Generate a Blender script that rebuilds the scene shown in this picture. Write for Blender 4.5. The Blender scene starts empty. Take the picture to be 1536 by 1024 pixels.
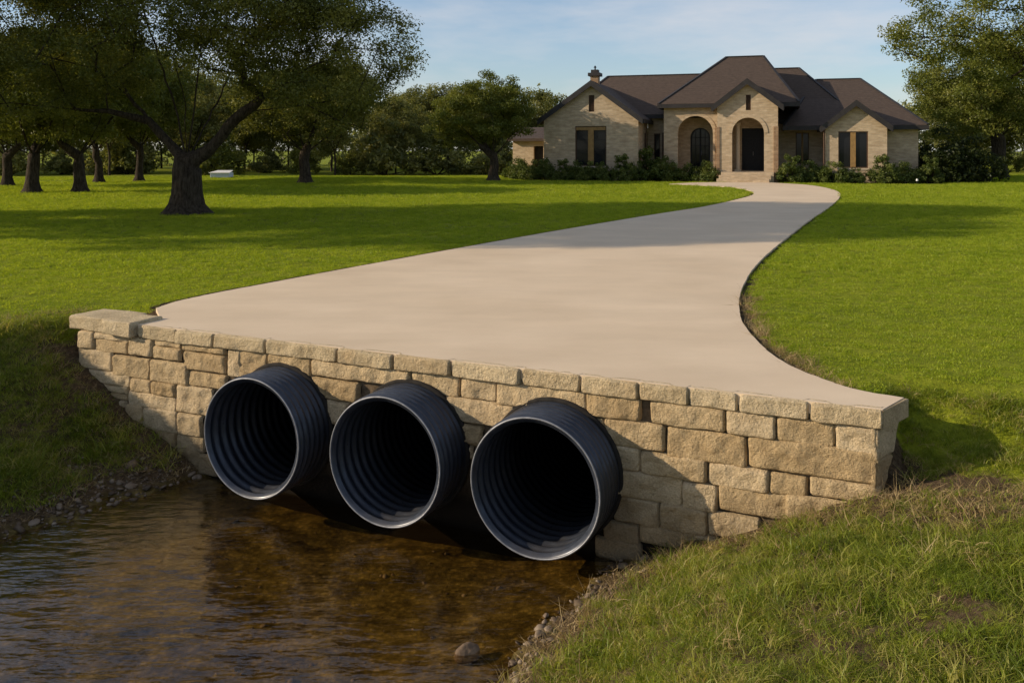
import bpy, bmesh, math, random
import numpy as np
from mathutils import Vector, Matrix, noise as mnoise
from mathutils.geometry import tessellate_polygon

R = math.radians
rng = np.random.default_rng(7)
random.seed(7)
scene = bpy.context.scene
COL = scene.collection

# ------------------------------------------------------------------ camera
CAM_H = 1.85
cam = bpy.data.cameras.new("camera")
cam.sensor_width = 36
cam.lens = 30.47
cam.shift_y = -0.187
cam.clip_start = 0.05
cam.clip_end = 3000
cam_o = bpy.data.objects.new("camera", cam)
COL.objects.link(cam_o)
cam_o.location = (0, 0, CAM_H)
cam_o.rotation_euler = (R(90), 0, 0)
scene.camera = cam_o

# ------------------------------------------------------------------ helpers: objects
def tag(o, label=None, cat=None, group=None, kind=None):
    if label: o["label"] = label
    if cat: o["category"] = cat
    if group: o["group"] = group
    if kind: o["kind"] = kind
    return o

def empty(name, loc, rz=0, label=None, cat=None, group=None):
    o = bpy.data.objects.new(name, None)
    COL.objects.link(o)
    o.location = loc
    o.rotation_euler = (0, 0, rz)
    o.empty_display_size = 0.2
    return tag(o, label, cat, group)

def link(name, me, mats=None, parent=None, smooth=False):
    o = bpy.data.objects.new(name, me)
    COL.objects.link(o)
    if mats is not None:
        for m in (mats if isinstance(mats, (list, tuple)) else [mats]):
            me.materials.append(m)
    if parent: o.parent = parent
    if smooth:
        me.polygons.foreach_set("use_smooth", [True] * len(me.polygons))
    return o

def mesh_np(name, V, F, attr=None, aname="tint"):
    """V (n,3); F (m,k) equal-size faces; attr: per-face floats"""
    V = np.asarray(V, dtype=np.float32); F = np.asarray(F, dtype=np.int32)
    me = bpy.data.meshes.new(name)
    m, k = F.shape
    me.vertices.add(len(V)); me.vertices.foreach_set("co", V.ravel())
    me.loops.add(m * k); me.loops.foreach_set("vertex_index", F.ravel())
    me.polygons.add(m)
    me.polygons.foreach_set("loop_start", np.arange(0, m * k, k, dtype=np.int32))
    try: me.polygons.foreach_set("loop_total", np.full(m, k, dtype=np.int32))
    except Exception: pass
    if attr is not None:
        a = me.attributes.new(aname, "FLOAT", "FACE")
        a.data.foreach_set("value", np.asarray(attr, dtype=np.float32))
    me.update(calc_edges=True)
    me.validate()
    return me

class MB:
    """collects boxes, prisms and tubes for ONE mesh"""
    def __init__(self): self.v = []; self.f = []
    def add(self, vs, fs):
        n = len(self.v); self.v += [tuple(p) for p in vs]
        self.f += [tuple(i + n for i in q) for q in fs]; return self
    def box(self, a, b):
        (x0, y0, z0), (x1, y1, z1) = a, b
        return self.add([(x0,y0,z0),(x1,y0,z0),(x1,y1,z0),(x0,y1,z0),(x0,y0,z1),(x1,y0,z1),(x1,y1,z1),(x0,y1,z1)],
                        [(0,3,2,1),(4,5,6,7),(0,1,5,4),(1,2,6,5),(2,3,7,6),(3,0,4,7)])
    def slab(self, pts, t):
        """planar polygon thickened downwards by t"""
        n = len(pts)
        vs = [tuple(p) for p in pts] + [(p[0], p[1], p[2] - t) for p in pts]
        fs = [tuple(range(n)), tuple(range(2 * n - 1, n - 1, -1))]
        fs += [(i, i + n, (i + 1) % n + n, (i + 1) % n) for i in range(n)]
        return self.add(vs, fs)
    def bar(self, a, b, w, h):
        """square bar between two points, w across, h down"""
        a, b = Vector(a), Vector(b); d = (b - a).normalized()
        s = d.cross(Vector((0, 0, 1)))
        s = s.normalized() * w / 2 if s.length > 1e-4 else Vector((w / 2, 0, 0))
        n = s.cross(d).normalized() * h / 2
        vs = [p + q for p in (a, b) for q in (-s - n, s - n, s + n, -s + n)]
        return self.add(vs, [(0,1,2,3),(7,6,5,4),(0,4,5,1),(1,5,6,2),(2,6,7,3),(3,7,4,0)])
    def tube(self, a, b, r0, r1, n=10):
        a, b = Vector(a), Vector(b); d = (b - a).normalized()
        s = d.orthogonal().normalized(); t = d.cross(s)
        vs = []
        for p, r in ((a, r0), (b, r1)):
            vs += [p + (s * math.cos(2*math.pi*i/n) + t * math.sin(2*math.pi*i/n)) * r for i in range(n)]
        fs = [(i, (i+1) % n, (i+1) % n + n, i + n) for i in range(n)] + [tuple(range(n-1,-1,-1)), tuple(range(n, 2*n))]
        return self.add(vs, fs)
    def build(self, name, mat, parent=None, bevel=0, smooth=False):
        me = bpy.data.meshes.new(name)
        me.from_pydata(self.v, [], self.f)
        bm = bmesh.new(); bm.from_mesh(me)
        bmesh.ops.recalc_face_normals(bm, faces=bm.faces)
        if bevel:
            bmesh.ops.bevel(bm, geom=list(bm.edges), offset=bevel, segments=2, affect="EDGES", profile=0.6)
        bm.to_mesh(me); bm.free()
        return link(name, me, mat, parent, smooth)

def smoothstep(x, a, b):
    t = np.clip((x - a) / (b - a), 0, 1); return t * t * (3 - 2 * t)

def vnoise(x, y, freq, seed=0, octaves=3):
    """cheap smooth value noise on arrays, about -1..1"""
    r = np.random.default_rng(seed); tab = r.uniform(-1, 1, (256, 256))
    out = np.zeros_like(x, dtype=float); amp = 1; tot = 0
    for o in range(octaves):
        fx, fy = x * freq + 17.3 * o, y * freq + 9.1 * o
        ix, iy = np.floor(fx).astype(int), np.floor(fy).astype(int)
        tx, ty = fx - ix, fy - iy; tx = tx*tx*(3-2*tx); ty = ty*ty*(3-2*ty)
        g = lambda i, j: tab[i % 256, j % 256]
        out += amp * ((g(ix,iy)*(1-tx)+g(ix+1,iy)*tx)*(1-ty) + (g(ix,iy+1)*(1-tx)+g(ix+1,iy+1)*tx)*ty)
        tot += amp; amp *= .5; freq *= 2.03
    return out / tot * 1.5

# ------------------------------------------------------------------ materials
def mat(name):
    m = bpy.data.materials.new(name); m.use_nodes = True
    nt = m.node_tree; b = nt.nodes["Principled BSDF"]
    return m, nt, b

def N(nt, t, **kw):
    n = nt.nodes.new(t)
    for k, v in kw.items(): setattr(n, k, v)
    return n

def noise(nt, vec, scale, detail=4, rough=.6):
    n = N(nt, "ShaderNodeTexNoise"); n.inputs["Scale"].default_value = scale
    n.inputs["Detail"].default_value = detail; n.inputs["Roughness"].default_value = rough
    if vec is not None: nt.links.new(vec, n.inputs["Vector"])
    return n.outputs["Fac"]

def ramp(nt, fac, stops):
    r = N(nt, "ShaderNodeValToRGB"); e = r.color_ramp.elements
    while len(e) < len(stops): e.new(.5)
    for i, (p, c) in enumerate(stops):
        e[i].position = p; e[i].color = (*c, 1) if len(c) == 3 else c
    nt.links.new(fac, r.inputs["Fac"]); return r.outputs["Color"]

def mix(nt, fac, a, b, mode="MIX"):
    m = N(nt, "ShaderNodeMix", data_type="RGBA", blend_type=mode)
    for s, v in ((0, fac), (6, a), (7, b)):
        if isinstance(v, (int, float)): m.inputs[s].default_value = v
        elif isinstance(v, tuple): m.inputs[s].default_value = (*v, 1)
        else: nt.links.new(v, m.inputs[s])
    return m.outputs[2]

def math_n(nt, op, a, b=None, clamp=False):
    m = N(nt, "ShaderNodeMath", operation=op, use_clamp=clamp)
    for s, v in ((0, a), (1, b)):
        if v is None: continue
        if isinstance(v, (int, float)): m.inputs[s].default_value = v
        else: nt.links.new(v, m.inputs[s])
    return m.outputs[0]

def bump(nt, b, h, strength, dist):
    n = N(nt, "ShaderNodeBump"); n.inputs["Strength"].default_value = strength
    n.inputs["Distance"].default_value = dist
    nt.links.new(h, n.inputs["Height"]); nt.links.new(n.outputs[0], b.inputs["Normal"]); return n

def attr(nt, name):
    a = N(nt, "ShaderNodeAttribute"); a.attribute_name = name; return a.outputs["Fac"]

def objco(nt): return N(nt, "ShaderNodeTexCoord").outputs["Object"]
def pos(nt): return N(nt, "ShaderNodeNewGeometry").outputs["Position"]

def simple(name, c1, c2, scale, rough=.8, bstr=0, bdist=.01, spec=.3, metal=0):
    m, nt, b = mat(name); v = objco(nt)
    f = noise(nt, v, scale)
    nt.links.new(ramp(nt, f, [(.3, c1), (.7, c2)]), b.inputs["Base Color"])
    b.inputs["Roughness"].default_value = rough; b.inputs["Specular IOR Level"].default_value = spec
    b.inputs["Metallic"].default_value = metal
    if bstr: bump(nt, b, noise(nt, v, scale * 3), bstr, bdist)
    return m

M = {}
# rough limestone blocks; per-face "tint" tells one block from the next
def stone_mat(name, cols, sc=1.0):
    m, nt, b = mat(name); v = objco(nt); t = attr(nt, "tint")
    base = ramp(nt, t, [(0, cols[0]), (.5, cols[1]), (1, cols[2])])
    big = ramp(nt, noise(nt, v, 5 * sc, 5), [(.3, (.62, .60, .57)), (.62, (1, 1, 1))])
    c = mix(nt, .75, base, big, "MULTIPLY")
    fine = ramp(nt, noise(nt, v, 70 * sc, 5, .7), [(.3, (.50, .45, .38)), (.6, (1.05, 1.05, 1.05))])
    c = mix(nt, .7, c, fine, "MULTIPLY")
    rust = ramp(nt, noise(nt, v, 2.3 * sc, 4), [(.52, (0, 0, 0)), (.72, (1, 1, 1))])
    c = mix(nt, math_n(nt, "MULTIPLY", rust, .35), c, (.46, .29, .13))
    # damp, darker and greyer foot of the wall, shadow under the pipes painted in
    sep = N(nt, "ShaderNodeSeparateXYZ"); nt.links.new(pos(nt), sep.inputs[0])
    damp_shade = math_n(nt, "ADD", sep.outputs[2], math_n(nt, "MULTIPLY", noise(nt, v, 3, 4), .5))
    d = ramp(nt, damp_shade, [(.0, (1, 1, 1)), (.001, (0, 0, 0))])
    mr = N(nt, "ShaderNodeMapRange"); nt.links.new(damp_shade, mr.inputs[0])
    mr.inputs[1].default_value = -.5; mr.inputs[2].default_value = -1.2
    c = mix(nt, math_n(nt, "MULTIPLY", mr.outputs[0], .75), c, (.10, .080, .052))
    nt.links.new(c, b.inputs["Base Color"])
    b.inputs["Roughness"].default_value = .92; b.inputs["Specular IOR Level"].default_value = .15
    h = math_n(nt, "ADD", noise(nt, v, 38 * sc, 6, .65), math_n(nt, "MULTIPLY", noise(nt, v, 120 * sc, 3), .4))
    bump(nt, b, h, 1.0, .034)
    return m
M["stone"] = stone_mat("limestone", [(.57, .415, .222), (.69, .525, .305), (.77, .605, .378)])
M["coping"] = stone_mat("limestone_cap", [(.60, .46, .27), (.68, .54, .33), (.76, .615, .395)])
def mortar():
    m, nt, b = mat("mortar"); v = objco(nt)
    c = ramp(nt, noise(nt, v, 22), [(.3, (.085, .06, .035)), (.7, (.17, .125, .08))])
    sep = N(nt, "ShaderNodeSeparateXYZ"); nt.links.new(pos(nt), sep.inputs[0])
    mr = N(nt, "ShaderNodeMapRange"); nt.links.new(math_n(nt, "ADD", sep.outputs[2], math_n(nt, "MULTIPLY", noise(nt, v, 4), .2)), mr.inputs[0])
    mr.inputs[1].default_value = -.75; mr.inputs[2].default_value = -1.15
    nt.links.new(mix(nt, mr.outputs[0], c, (.014, .011, .008)), b.inputs["Base Color"])  # low mortar painted near black for the shadow beneath the pipes
    b.inputs["Roughness"].default_value = .95; b.inputs["Specular IOR Level"].default_value = .05
    bump(nt, b, noise(nt, v, 60, 4), .6, .01); return m
M["mortar"] = mortar()

def concrete():
    m, nt, b = mat("concrete"); v = pos(nt)
    c = ramp(nt, noise(nt, v, .55, 5, .6), [(.3, (.645, .50, .335)), (.7, (.745, .59, .41))])
    st = N(nt, "ShaderNodeMapping"); st.inputs["Scale"].default_value = (.5, 1.6, 1); st.inputs["Rotation"].default_value = (0, 0, .35)
    nt.links.new(v, st.inputs[0])
    c = mix(nt, .36, c, ramp(nt, noise(nt, st.outputs[0], 1.1, 4), [(.35, (.80, .79, .78)), (.65, (1, 1, 1))]), "MULTIPLY")
    c = mix(nt, .45, c, ramp(nt, noise(nt, v, 90, 4, .7), [(.3, (.82, .80, .78)), (.6, (1, 1, 1))]), "MULTIPLY")
    nt.links.new(c, b.inputs["Base Color"])
    b.inputs["Roughness"].default_value = .85; b.inputs["Specular IOR Level"].default_value = .25
    bump(nt, b, noise(nt, v, 140, 3), .2, .004)
    return m
M["concrete"] = concrete()

def ground_mat():
    m, nt, b = mat("ground"); v = pos(nt); soil = attr(nt, "soil"); bed = attr(nt, "bed")
    g = ramp(nt, noise(nt, v, 1.3, 6, .65), [(.3, (.165, .195, .014)), (.7, (.250, .285, .024))])
    g = mix(nt, .6, g, ramp(nt, noise(nt, v, 22, 5, .75), [(.3, (.4, .4, .35)), (.65, (1.25, 1.2, 1.1))]), "MULTIPLY")
    st = N(nt, "ShaderNodeMapping"); st.inputs["Scale"].default_value = (.06, .55, 1); nt.links.new(v, st.inputs[0])
    g = mix(nt, .7, g, ramp(nt, noise(nt, st.outputs[0], 1, 4), [(.35, (.80, .84, .8)), (.65, (1.22, 1.14, 1.0))]), "MULTIPLY")
    s = ramp(nt, noise(nt, v, 26, 6, .75), [(.25, (.028, .018, .010)), (.5, (.090, .060, .032)), (.75, (.21, .15, .085))])
    sm = ramp(nt, math_n(nt, "ADD", soil, math_n(nt, "MULTIPLY", math_n(nt, "SUBTRACT", noise(nt, v, 7, 5, .7), .5), 1.1)),
              [(.4, (0, 0, 0)), (.62, (1, 1, 1))])
    c = mix(nt, sm, g, s)
    vo = N(nt, "ShaderNodeTexVoronoi"); vo.inputs["Scale"].default_value = 17; nt.links.new(v, vo.inputs["Vector"])
    peb = ramp(nt, vo.outputs["Distance"], [(.1, (1.3, 1.25, 1.1)), (.5, (.35, .33, .3))])
    bd = ramp(nt, noise(nt, v, 4.5, 6, .72), [(.32, (.030, .020, .006)), (.5, (.165, .122, .036)), (.7, (.39, .295, .10))])
    bd = mix(nt, .55, bd, peb, "MULTIPLY")
    c = mix(nt, bed, c, bd)
    nt.links.new(c, b.inputs["Base Color"])
    b.inputs["Roughness"].default_value = .95; b.inputs["Specular IOR Level"].default_value = .08
    bump(nt, b, noise(nt, v, 30, 6, .7), .7, .05)
    return m
M["ground"] = ground_mat()

def leafy(name, stops, noise_scale=.7, trans=.35, use_tint=True, brown=None):
    m, nt, b = mat(name)
    t = attr(nt, "tint") if use_tint else N(nt, "ShaderNodeObjectInfo").outputs["Random"]
    f = math_n(nt, "ADD", math_n(nt, "MULTIPLY", t, .6), math_n(nt, "MULTIPLY", noise(nt, pos(nt), noise_scale, 3), .45))
    c = ramp(nt, f, stops)
    d = N(nt, "ShaderNodeBsdfDiffuse"); tr = N(nt, "ShaderNodeBsdfTranslucent"); g = N(nt, "ShaderNodeBsdfGlossy")
    g.inputs["Roughness"].default_value = .45
    nt.links.new(c, d.inputs[0])
    tc = mix(nt, 1.0, c, (1.25, 1.2, .55), "MULTIPLY"); nt.links.new(tc, tr.inputs[0])
    ms = N(nt, "ShaderNodeMixShader"); ms.inputs[0].default_value = trans
    nt.links.new(d.outputs[0], ms.inputs[1]); nt.links.new(tr.outputs[0], ms.inputs[2])
    m2 = N(nt, "ShaderNodeMixShader"); m2.inputs[0].default_value = .015
    nt.links.new(ms.outputs[0], m2.inputs[1]); nt.links.new(g.outputs[0], m2.inputs[2])
    nt.links.new(m2.outputs[0], nt.nodes["Material Output"].inputs[0])
    nt.nodes.remove(b)
    return m
M["oak_leaf"] = leafy("oak_leaf", [(.15, (.045, .052, .012)), (.5, (.12, .128, .027)), (.85, (.25, .235, .05))], .5)
M["tree_leaf"] = leafy("tree_leaf", [(.15, (.055, .066, .014)), (.5, (.13, .145, .028)), (.85, (.23, .225, .050))], .35)
M["near_leaf"] = leafy("near_leaf", [(.15, (.055, .072, .012)), (.5, (.135, .155, .026)), (.85, (.24, .235, .05))], .6)
M["wood_leaf"] = leafy("wood_leaf", [(.15, (.040, .050, .013)), (.5, (.15, .158, .045)), (.85, (.30, .28, .09))], .12)
M["far_leaf"] = leafy("far_leaf", [(.15, (.075, .085, .030)), (.5, (.19, .20, .075)), (.85, (.34, .33, .13))], .08)
M["shrub_leaf"] = leafy("shrub_leaf", [(.15, (.040, .062, .013)), (.5, (.095, .125, .028)), (.85, (.20, .22, .06))], .8)
M["lawn"] = leafy("lawn_blade", [(.1, (.170, .235, .012)), (.5, (.275, .345, .018)), (.9, (.400, .430, .042))], .35, .5, False)
M["bank"] = leafy("bank_blade", [(.15, (.080, .115, .010)), (.45, (.185, .235, .020)), (.68, (.30, .315, .045)), (.88, (.46, .37, .15))], 1.3, .45, False)
M["dry"] = leafy("dry_blade", [(.1, (.16, .10, .045)), (.5, (.32, .225, .105)), (.9, (.50, .38, .19))], 3, .25, False)

def bark():
    m, nt, b = mat("bark"); v = objco(nt)
    mp = N(nt, "ShaderNodeMapping"); mp.inputs["Scale"].default_value = (7, 7, 1.6); nt.links.new(v, mp.inputs[0])
    f = noise(nt, mp.outputs[0], 2.2, 6, .7)
    nt.links.new(ramp(nt, f, [(.35, (.018, .013, .009)), (.65, (.085, .065, .045))]), b.inputs["Base Color"])
    b.inputs["Roughness"].default_value = .95; b.inputs["Specular IOR Level"].default_value = .1
    bump(nt, b, f, .9, .06); return m
M["bark"] = bark()

def brick(name, c1, c2, mort, bw=.42, bh=.135):
    m, nt, b = mat(name); v = objco(nt)
    s = N(nt, "ShaderNodeSeparateXYZ"); nt.links.new(v, s.inputs[0])
    cmb = N(nt, "ShaderNodeCombineXYZ")
    nt.links.new(math_n(nt, "ADD", s.outputs[0], s.outputs[1]), cmb.inputs[0]); nt.links.new(s.outputs[2], cmb.inputs[1])
    br = N(nt, "ShaderNodeTexBrick"); nt.links.new(cmb.outputs[0], br.inputs["Vector"])
    br.inputs["Scale"].default_value = 1; br.inputs["Brick Width"].default_value = bw; br.inputs["Row Height"].default_value = bh
    br.inputs["Mortar Size"].default_value = .008; br.inputs["Color1"].default_value = (*c1, 1)
    br.inputs["Color2"].default_value = (*c2, 1); br.inputs["Mortar"].default_value = (*mort, 1); br.inputs["Bias"].default_value = .0
    mp = N(nt, "ShaderNodeMapping"); mp.inputs["Scale"].default_value = (1.6, 5, 1); nt.links.new(cmb.outputs[0], mp.inputs[0])
    c = mix(nt, .8, br.outputs[0], ramp(nt, noise(nt, mp.outputs[0], 1.5, 5, .7), [(.3, (.62, .58, .54)), (.65, (1.12, 1.1, 1.08))]), "MULTIPLY")
    nt.links.new(c, b.inputs["Base Color"]); b.inputs["Roughness"].default_value = .9; b.inputs["Specular IOR Level"].default_value = .15
    bump(nt, b, math_n(nt, "SUBTRACT", noise(nt, v, 25, 4), br.outputs["Fac"]), .4, .02); return m
M["brick"] = brick("tan_brick", (.55, .435, .295), (.45, .345, .225), (.45, .375, .275))
M["brick_dark"] = brick("dark_brick", (.27, .17, .10), (.36, .25, .155), (.24, .18, .12), .3, .12)

def shingle():
    m, nt, b = mat("shingles"); v = objco(nt)
    mp = N(nt, "ShaderNodeMapping"); mp.inputs["Scale"].default_value = (2.2, 2.2, 7); nt.links.new(v, mp.inputs[0])
    f = noise(nt, mp.outputs[0], 2, 5, .75)
    s = N(nt, "ShaderNodeSeparateXYZ"); nt.links.new(v, s.inputs[0])
    w = N(nt, "ShaderNodeTexWave", wave_type="BANDS", bands_direction="Z", wave_profile="SAW"); w.inputs["Scale"].default_value = 2.4
    nt.links.new(v, w.inputs["Vector"])
    c = ramp(nt, f, [(.3, (.052, .037, .028)), (.7, (.098, .069, .051))])
    c = mix(nt, .35, c, ramp(nt, w.outputs[1], [(0, (.6, .6, .6)), (.5, (1, 1, 1))]), "MULTIPLY")
    nt.links.new(c, b.inputs["Base Color"]); b.inputs["Roughness"].default_value = .85; b.inputs["Specular IOR Level"].default_value = .25
    bump(nt, b, f, .4, .03); return m
M["shingle"] = shingle()
M["fascia"] = simple("fascia", (.022, .019, .018), (.035, .031, .03), 4, .6)
M["wood_trim"] = simple("wood_trim", (.22, .13, .045), (.34, .20, .07), 6, .6)
M["dark_wood"] = simple("dark_wood", (.06, .032, .018), (.11, .06, .032), 8, .6)
M["iron"] = simple("iron", (.006, .006, .007), (.014, .014, .015), 8, .5, spec=.2)
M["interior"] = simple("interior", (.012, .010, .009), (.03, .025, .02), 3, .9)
M["sill"] = simple("cast_stone", (.48, .38, .26), (.58, .47, .33), 8, .85)
M["lamp_white"] = simple("lamp_white", (.75, .72, .66), (.82, .8, .75), 8, .5)
M["pale_metal"] = simple("pale_metal", (.55, .62, .72), (.68, .74, .82), 5, .5)
def glass():
    m, nt, b = mat("window_glass")
    b.inputs["Base Color"].default_value = (.012, .013, .016, 1); b.inputs["Roughness"].default_value = .06
    b.inputs["Specular IOR Level"].default_value = .25
    bump(nt, b, noise(nt, objco(nt), .9, 2), .06, .05); return m
M["glass"] = glass()
def pipe_mat():
    m, nt, b = mat("pipe_steel"); v = objco(nt)
    mp = N(nt, "ShaderNodeMapping"); mp.inputs["Scale"].default_value = (4, 30, 4); nt.links.new(v, mp.inputs[0])
    f = noise(nt, mp.outputs[0], 2, 5, .7)
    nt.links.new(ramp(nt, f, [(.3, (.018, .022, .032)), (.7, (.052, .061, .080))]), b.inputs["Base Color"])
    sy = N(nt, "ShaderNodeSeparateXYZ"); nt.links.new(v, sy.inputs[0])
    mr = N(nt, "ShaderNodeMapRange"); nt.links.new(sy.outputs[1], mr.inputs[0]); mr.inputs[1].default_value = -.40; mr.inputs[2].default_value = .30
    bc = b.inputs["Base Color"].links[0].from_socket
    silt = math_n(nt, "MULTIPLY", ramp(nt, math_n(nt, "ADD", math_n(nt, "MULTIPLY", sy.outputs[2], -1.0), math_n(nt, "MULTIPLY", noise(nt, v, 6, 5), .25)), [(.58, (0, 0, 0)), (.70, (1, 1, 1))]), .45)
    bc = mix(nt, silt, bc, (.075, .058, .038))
    nt.links.new(mix(nt, mr.outputs[0], bc, (.004, .004, .005)), b.inputs["Base Color"])  # barrel colour fades to black inwards: the pipe's inner shade painted in
    b.inputs["Metallic"].default_value = .25; b.inputs["Specular IOR Level"].default_value = .5
    nt.links.new(ramp(nt, noise(nt, v, 9, 4), [(.3, (.26,)*3), (.7, (.44,)*3)]), b.inputs["Roughness"])
    return m
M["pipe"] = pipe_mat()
M["rim"] = simple("pipe_rim", (.15, .155, .165), (.30, .30, .31), 14, .5, spec=.4, metal=.4)
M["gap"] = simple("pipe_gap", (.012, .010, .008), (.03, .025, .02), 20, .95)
M["rock"] = simple("rock", (.09, .058, .034), (.21, .145, .09), 9, .85, .5, .02)
M["pebble"] = leafy("pebble", [(.1, (.04, .028, .018)), (.5, (.12, .085, .055)), (.9, (.27, .21, .15))], 9, 0, False)
M["soil"] = simple("edge_soil", (.022, .014, .008), (.07, .045, .025), 30, .95, .6, .02, .1)

def water():
    m, nt, b = mat("creek_water"); nt.nodes.remove(b); v = pos(nt)
    mp = N(nt, "ShaderNodeMapping"); mp.inputs["Rotation"].default_value = (0, 0, R(-12)); mp.inputs["Scale"].default_value = (.55, 1.5, 1)
    nt.links.new(v, mp.inputs[0])
    w1 = noise(nt, mp.outputs[0], 6.0, 2, .5); w2 = noise(nt, mp.outputs[0], 22, 3, .5)
    h = math_n(nt, "ADD", w1, math_n(nt, "MULTIPLY", w2, .22))
    bn = N(nt, "ShaderNodeBump"); bn.inputs["Strength"].default_value = .55; bn.inputs["Distance"].default_value = .027
    nt.links.new(h, bn.inputs["Height"])
    # reflectance by angle, the same from above and below so that daylight reaches the bed
    ge = N(nt, "ShaderNodeNewGeometry"); vd = N(nt, "ShaderNodeVectorMath", operation="DOT_PRODUCT")
    nt.links.new(ge.outputs["Incoming"], vd.inputs[0]); nt.links.new(bn.outputs[0], vd.inputs[1])
    ca = math_n(nt, "ABSOLUTE", vd.outputs["Value"])
    fz = math_n(nt, "POWER", math_n(nt, "SUBTRACT", 1.0, ca, True), 4.0)
    fz = math_n(nt, "ADD", math_n(nt, "MULTIPLY", fz, 1.75), .03, True)
    tr = N(nt, "ShaderNodeBsdfTransparent"); tr.inputs[0].default_value = (.84, .72, .48, 1)
    gl = N(nt, "ShaderNodeBsdfGlossy"); gl.inputs["Roughness"].default_value = .09; nt.links.new(bn.outputs[0], gl.inputs["Normal"])
    ms = N(nt, "ShaderNodeMixShader"); nt.links.new(fz, ms.inputs[0])
    nt.links.new(tr.outputs[0], ms.inputs[1]); nt.links.new(gl.outputs[0], ms.inputs[2])
    nt.links.new(ms.outputs[0], nt.nodes["Material Output"].inputs[0]); return m
M["water"] = water()

# ------------------------------------------------------------------ layout of the culvert wall, creek and drive
WL = np.array([-4.8, 9.6]); WD = np.array([.91041, -.41371]); WN = np.array([-.41371, -.91041])   # left end, along, towards the creek
WLEN = 8.16
CE = np.array([.832, -.555])                                                                       # across the creek
WATER_Z = -1.45
def wall_pt(s, p, z): return (WL[0] + s*WD[0] + p*WN[0], WL[1] + s*WD[1] + p*WN[1], z)

def catmull(P, n=8):
    P = np.array(P, float); out = []
    Q = np.vstack([2*P[0]-P[1], P, 2*P[-1]-P[-2]])
    for i in range(1, len(Q) - 2):
        p0, p1, p2, p3 = Q[i-1], Q[i], Q[i+1], Q[i+2]
        for t in np.linspace(0, 1, n, endpoint=False):
            out.append(.5*((2*p1)+(-p0+p2)*t+(2*p0-5*p1+4*p2-p3)*t*t+(-p0+3*p1-3*p2+p3)*t**3))
    out.append(P[-1]); return np.array(out)

# plan of the driveway edges, metres (right edge going away, then the left edge coming back)
RIGHT = [(2.93,6.48),(2.68,6.68),(2.53,6.97),(2.38,7.52),(2.37,8.29),(2.47,9.25),(2.66,10.15),(3.03,11.45),(3.70,13.36),
         (4.50,15.32),(5.77,18.22),(7.87,22.9),(10.38,28.3),(12.81,33.9),(14.39,38.2),(15.3,42.2),(15.6,45.6),(15.0,48.0),(14.6,49.1)]
LEFT = [(12.3,49.5),(10.6,49.2),(9.2,47.9),(8.5,46.9),(9.1,45.9),(10.0,44.6),(10.95,42.6),(10.75,39.2),(10.15,36.4),(8.9,33.4),(6.45,28.6),(4.05,24.8),
         (1.45,20.56),(-.38,17.43),(-1.91,14.75),(-2.88,13.0),(-3.4,12.03),(-3.8,11.29),(-4.08,10.64),(-4.17,10.15)]
rc, lc = catmull(RIGHT), catmull(LEFT)
fl, fr_ = wall_pt(.86, .035, 0)[:2], wall_pt(8.19, .035, 0)[:2]
cap_in = wall_pt(.86, -.34, 0)[:2]
_w = np.random.default_rng(41)
rc[1:-1] += _w.normal(0, .003, (len(rc)-2, 2)); lc[1:-1] += _w.normal(0, .003, (len(lc)-2, 2))   # a poured edge is never a clean line
DRIVE = np.vstack([[fl], [fr_], rc, lc, [cap_in]])

def seg_dist(P, poly, closed=True):
    P = np.asarray(P, float); out = np.full(len(P), 1e9)
    A = poly; B = np.roll(poly, -1, axis=0)
    if not closed: A, B = A[:-1], B[:-1]
    for a, b in zip(A, B):
        ab = b - a; L2 = ab @ ab + 1e-12
        t = np.clip(((P - a) @ ab) / L2, 0, 1)
        d = np.hypot(*(P - a - t[:, None]*ab).T); np.minimum(out, d, out)
    return out
def inside(P, poly):
    x, y = P[:, 0], P[:, 1]; r = np.zeros(len(P), bool)
    A = poly; B = np.roll(poly, -1, axis=0)
    for (x0, y0), (x1, y1) in zip(A, B):
        if y0 == y1: continue
        c = ((y0 > y) != (y1 > y)) & (x < (x1-x0)*(y-y0)/(y1-y0)+x0); r ^= c
    return r

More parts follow.
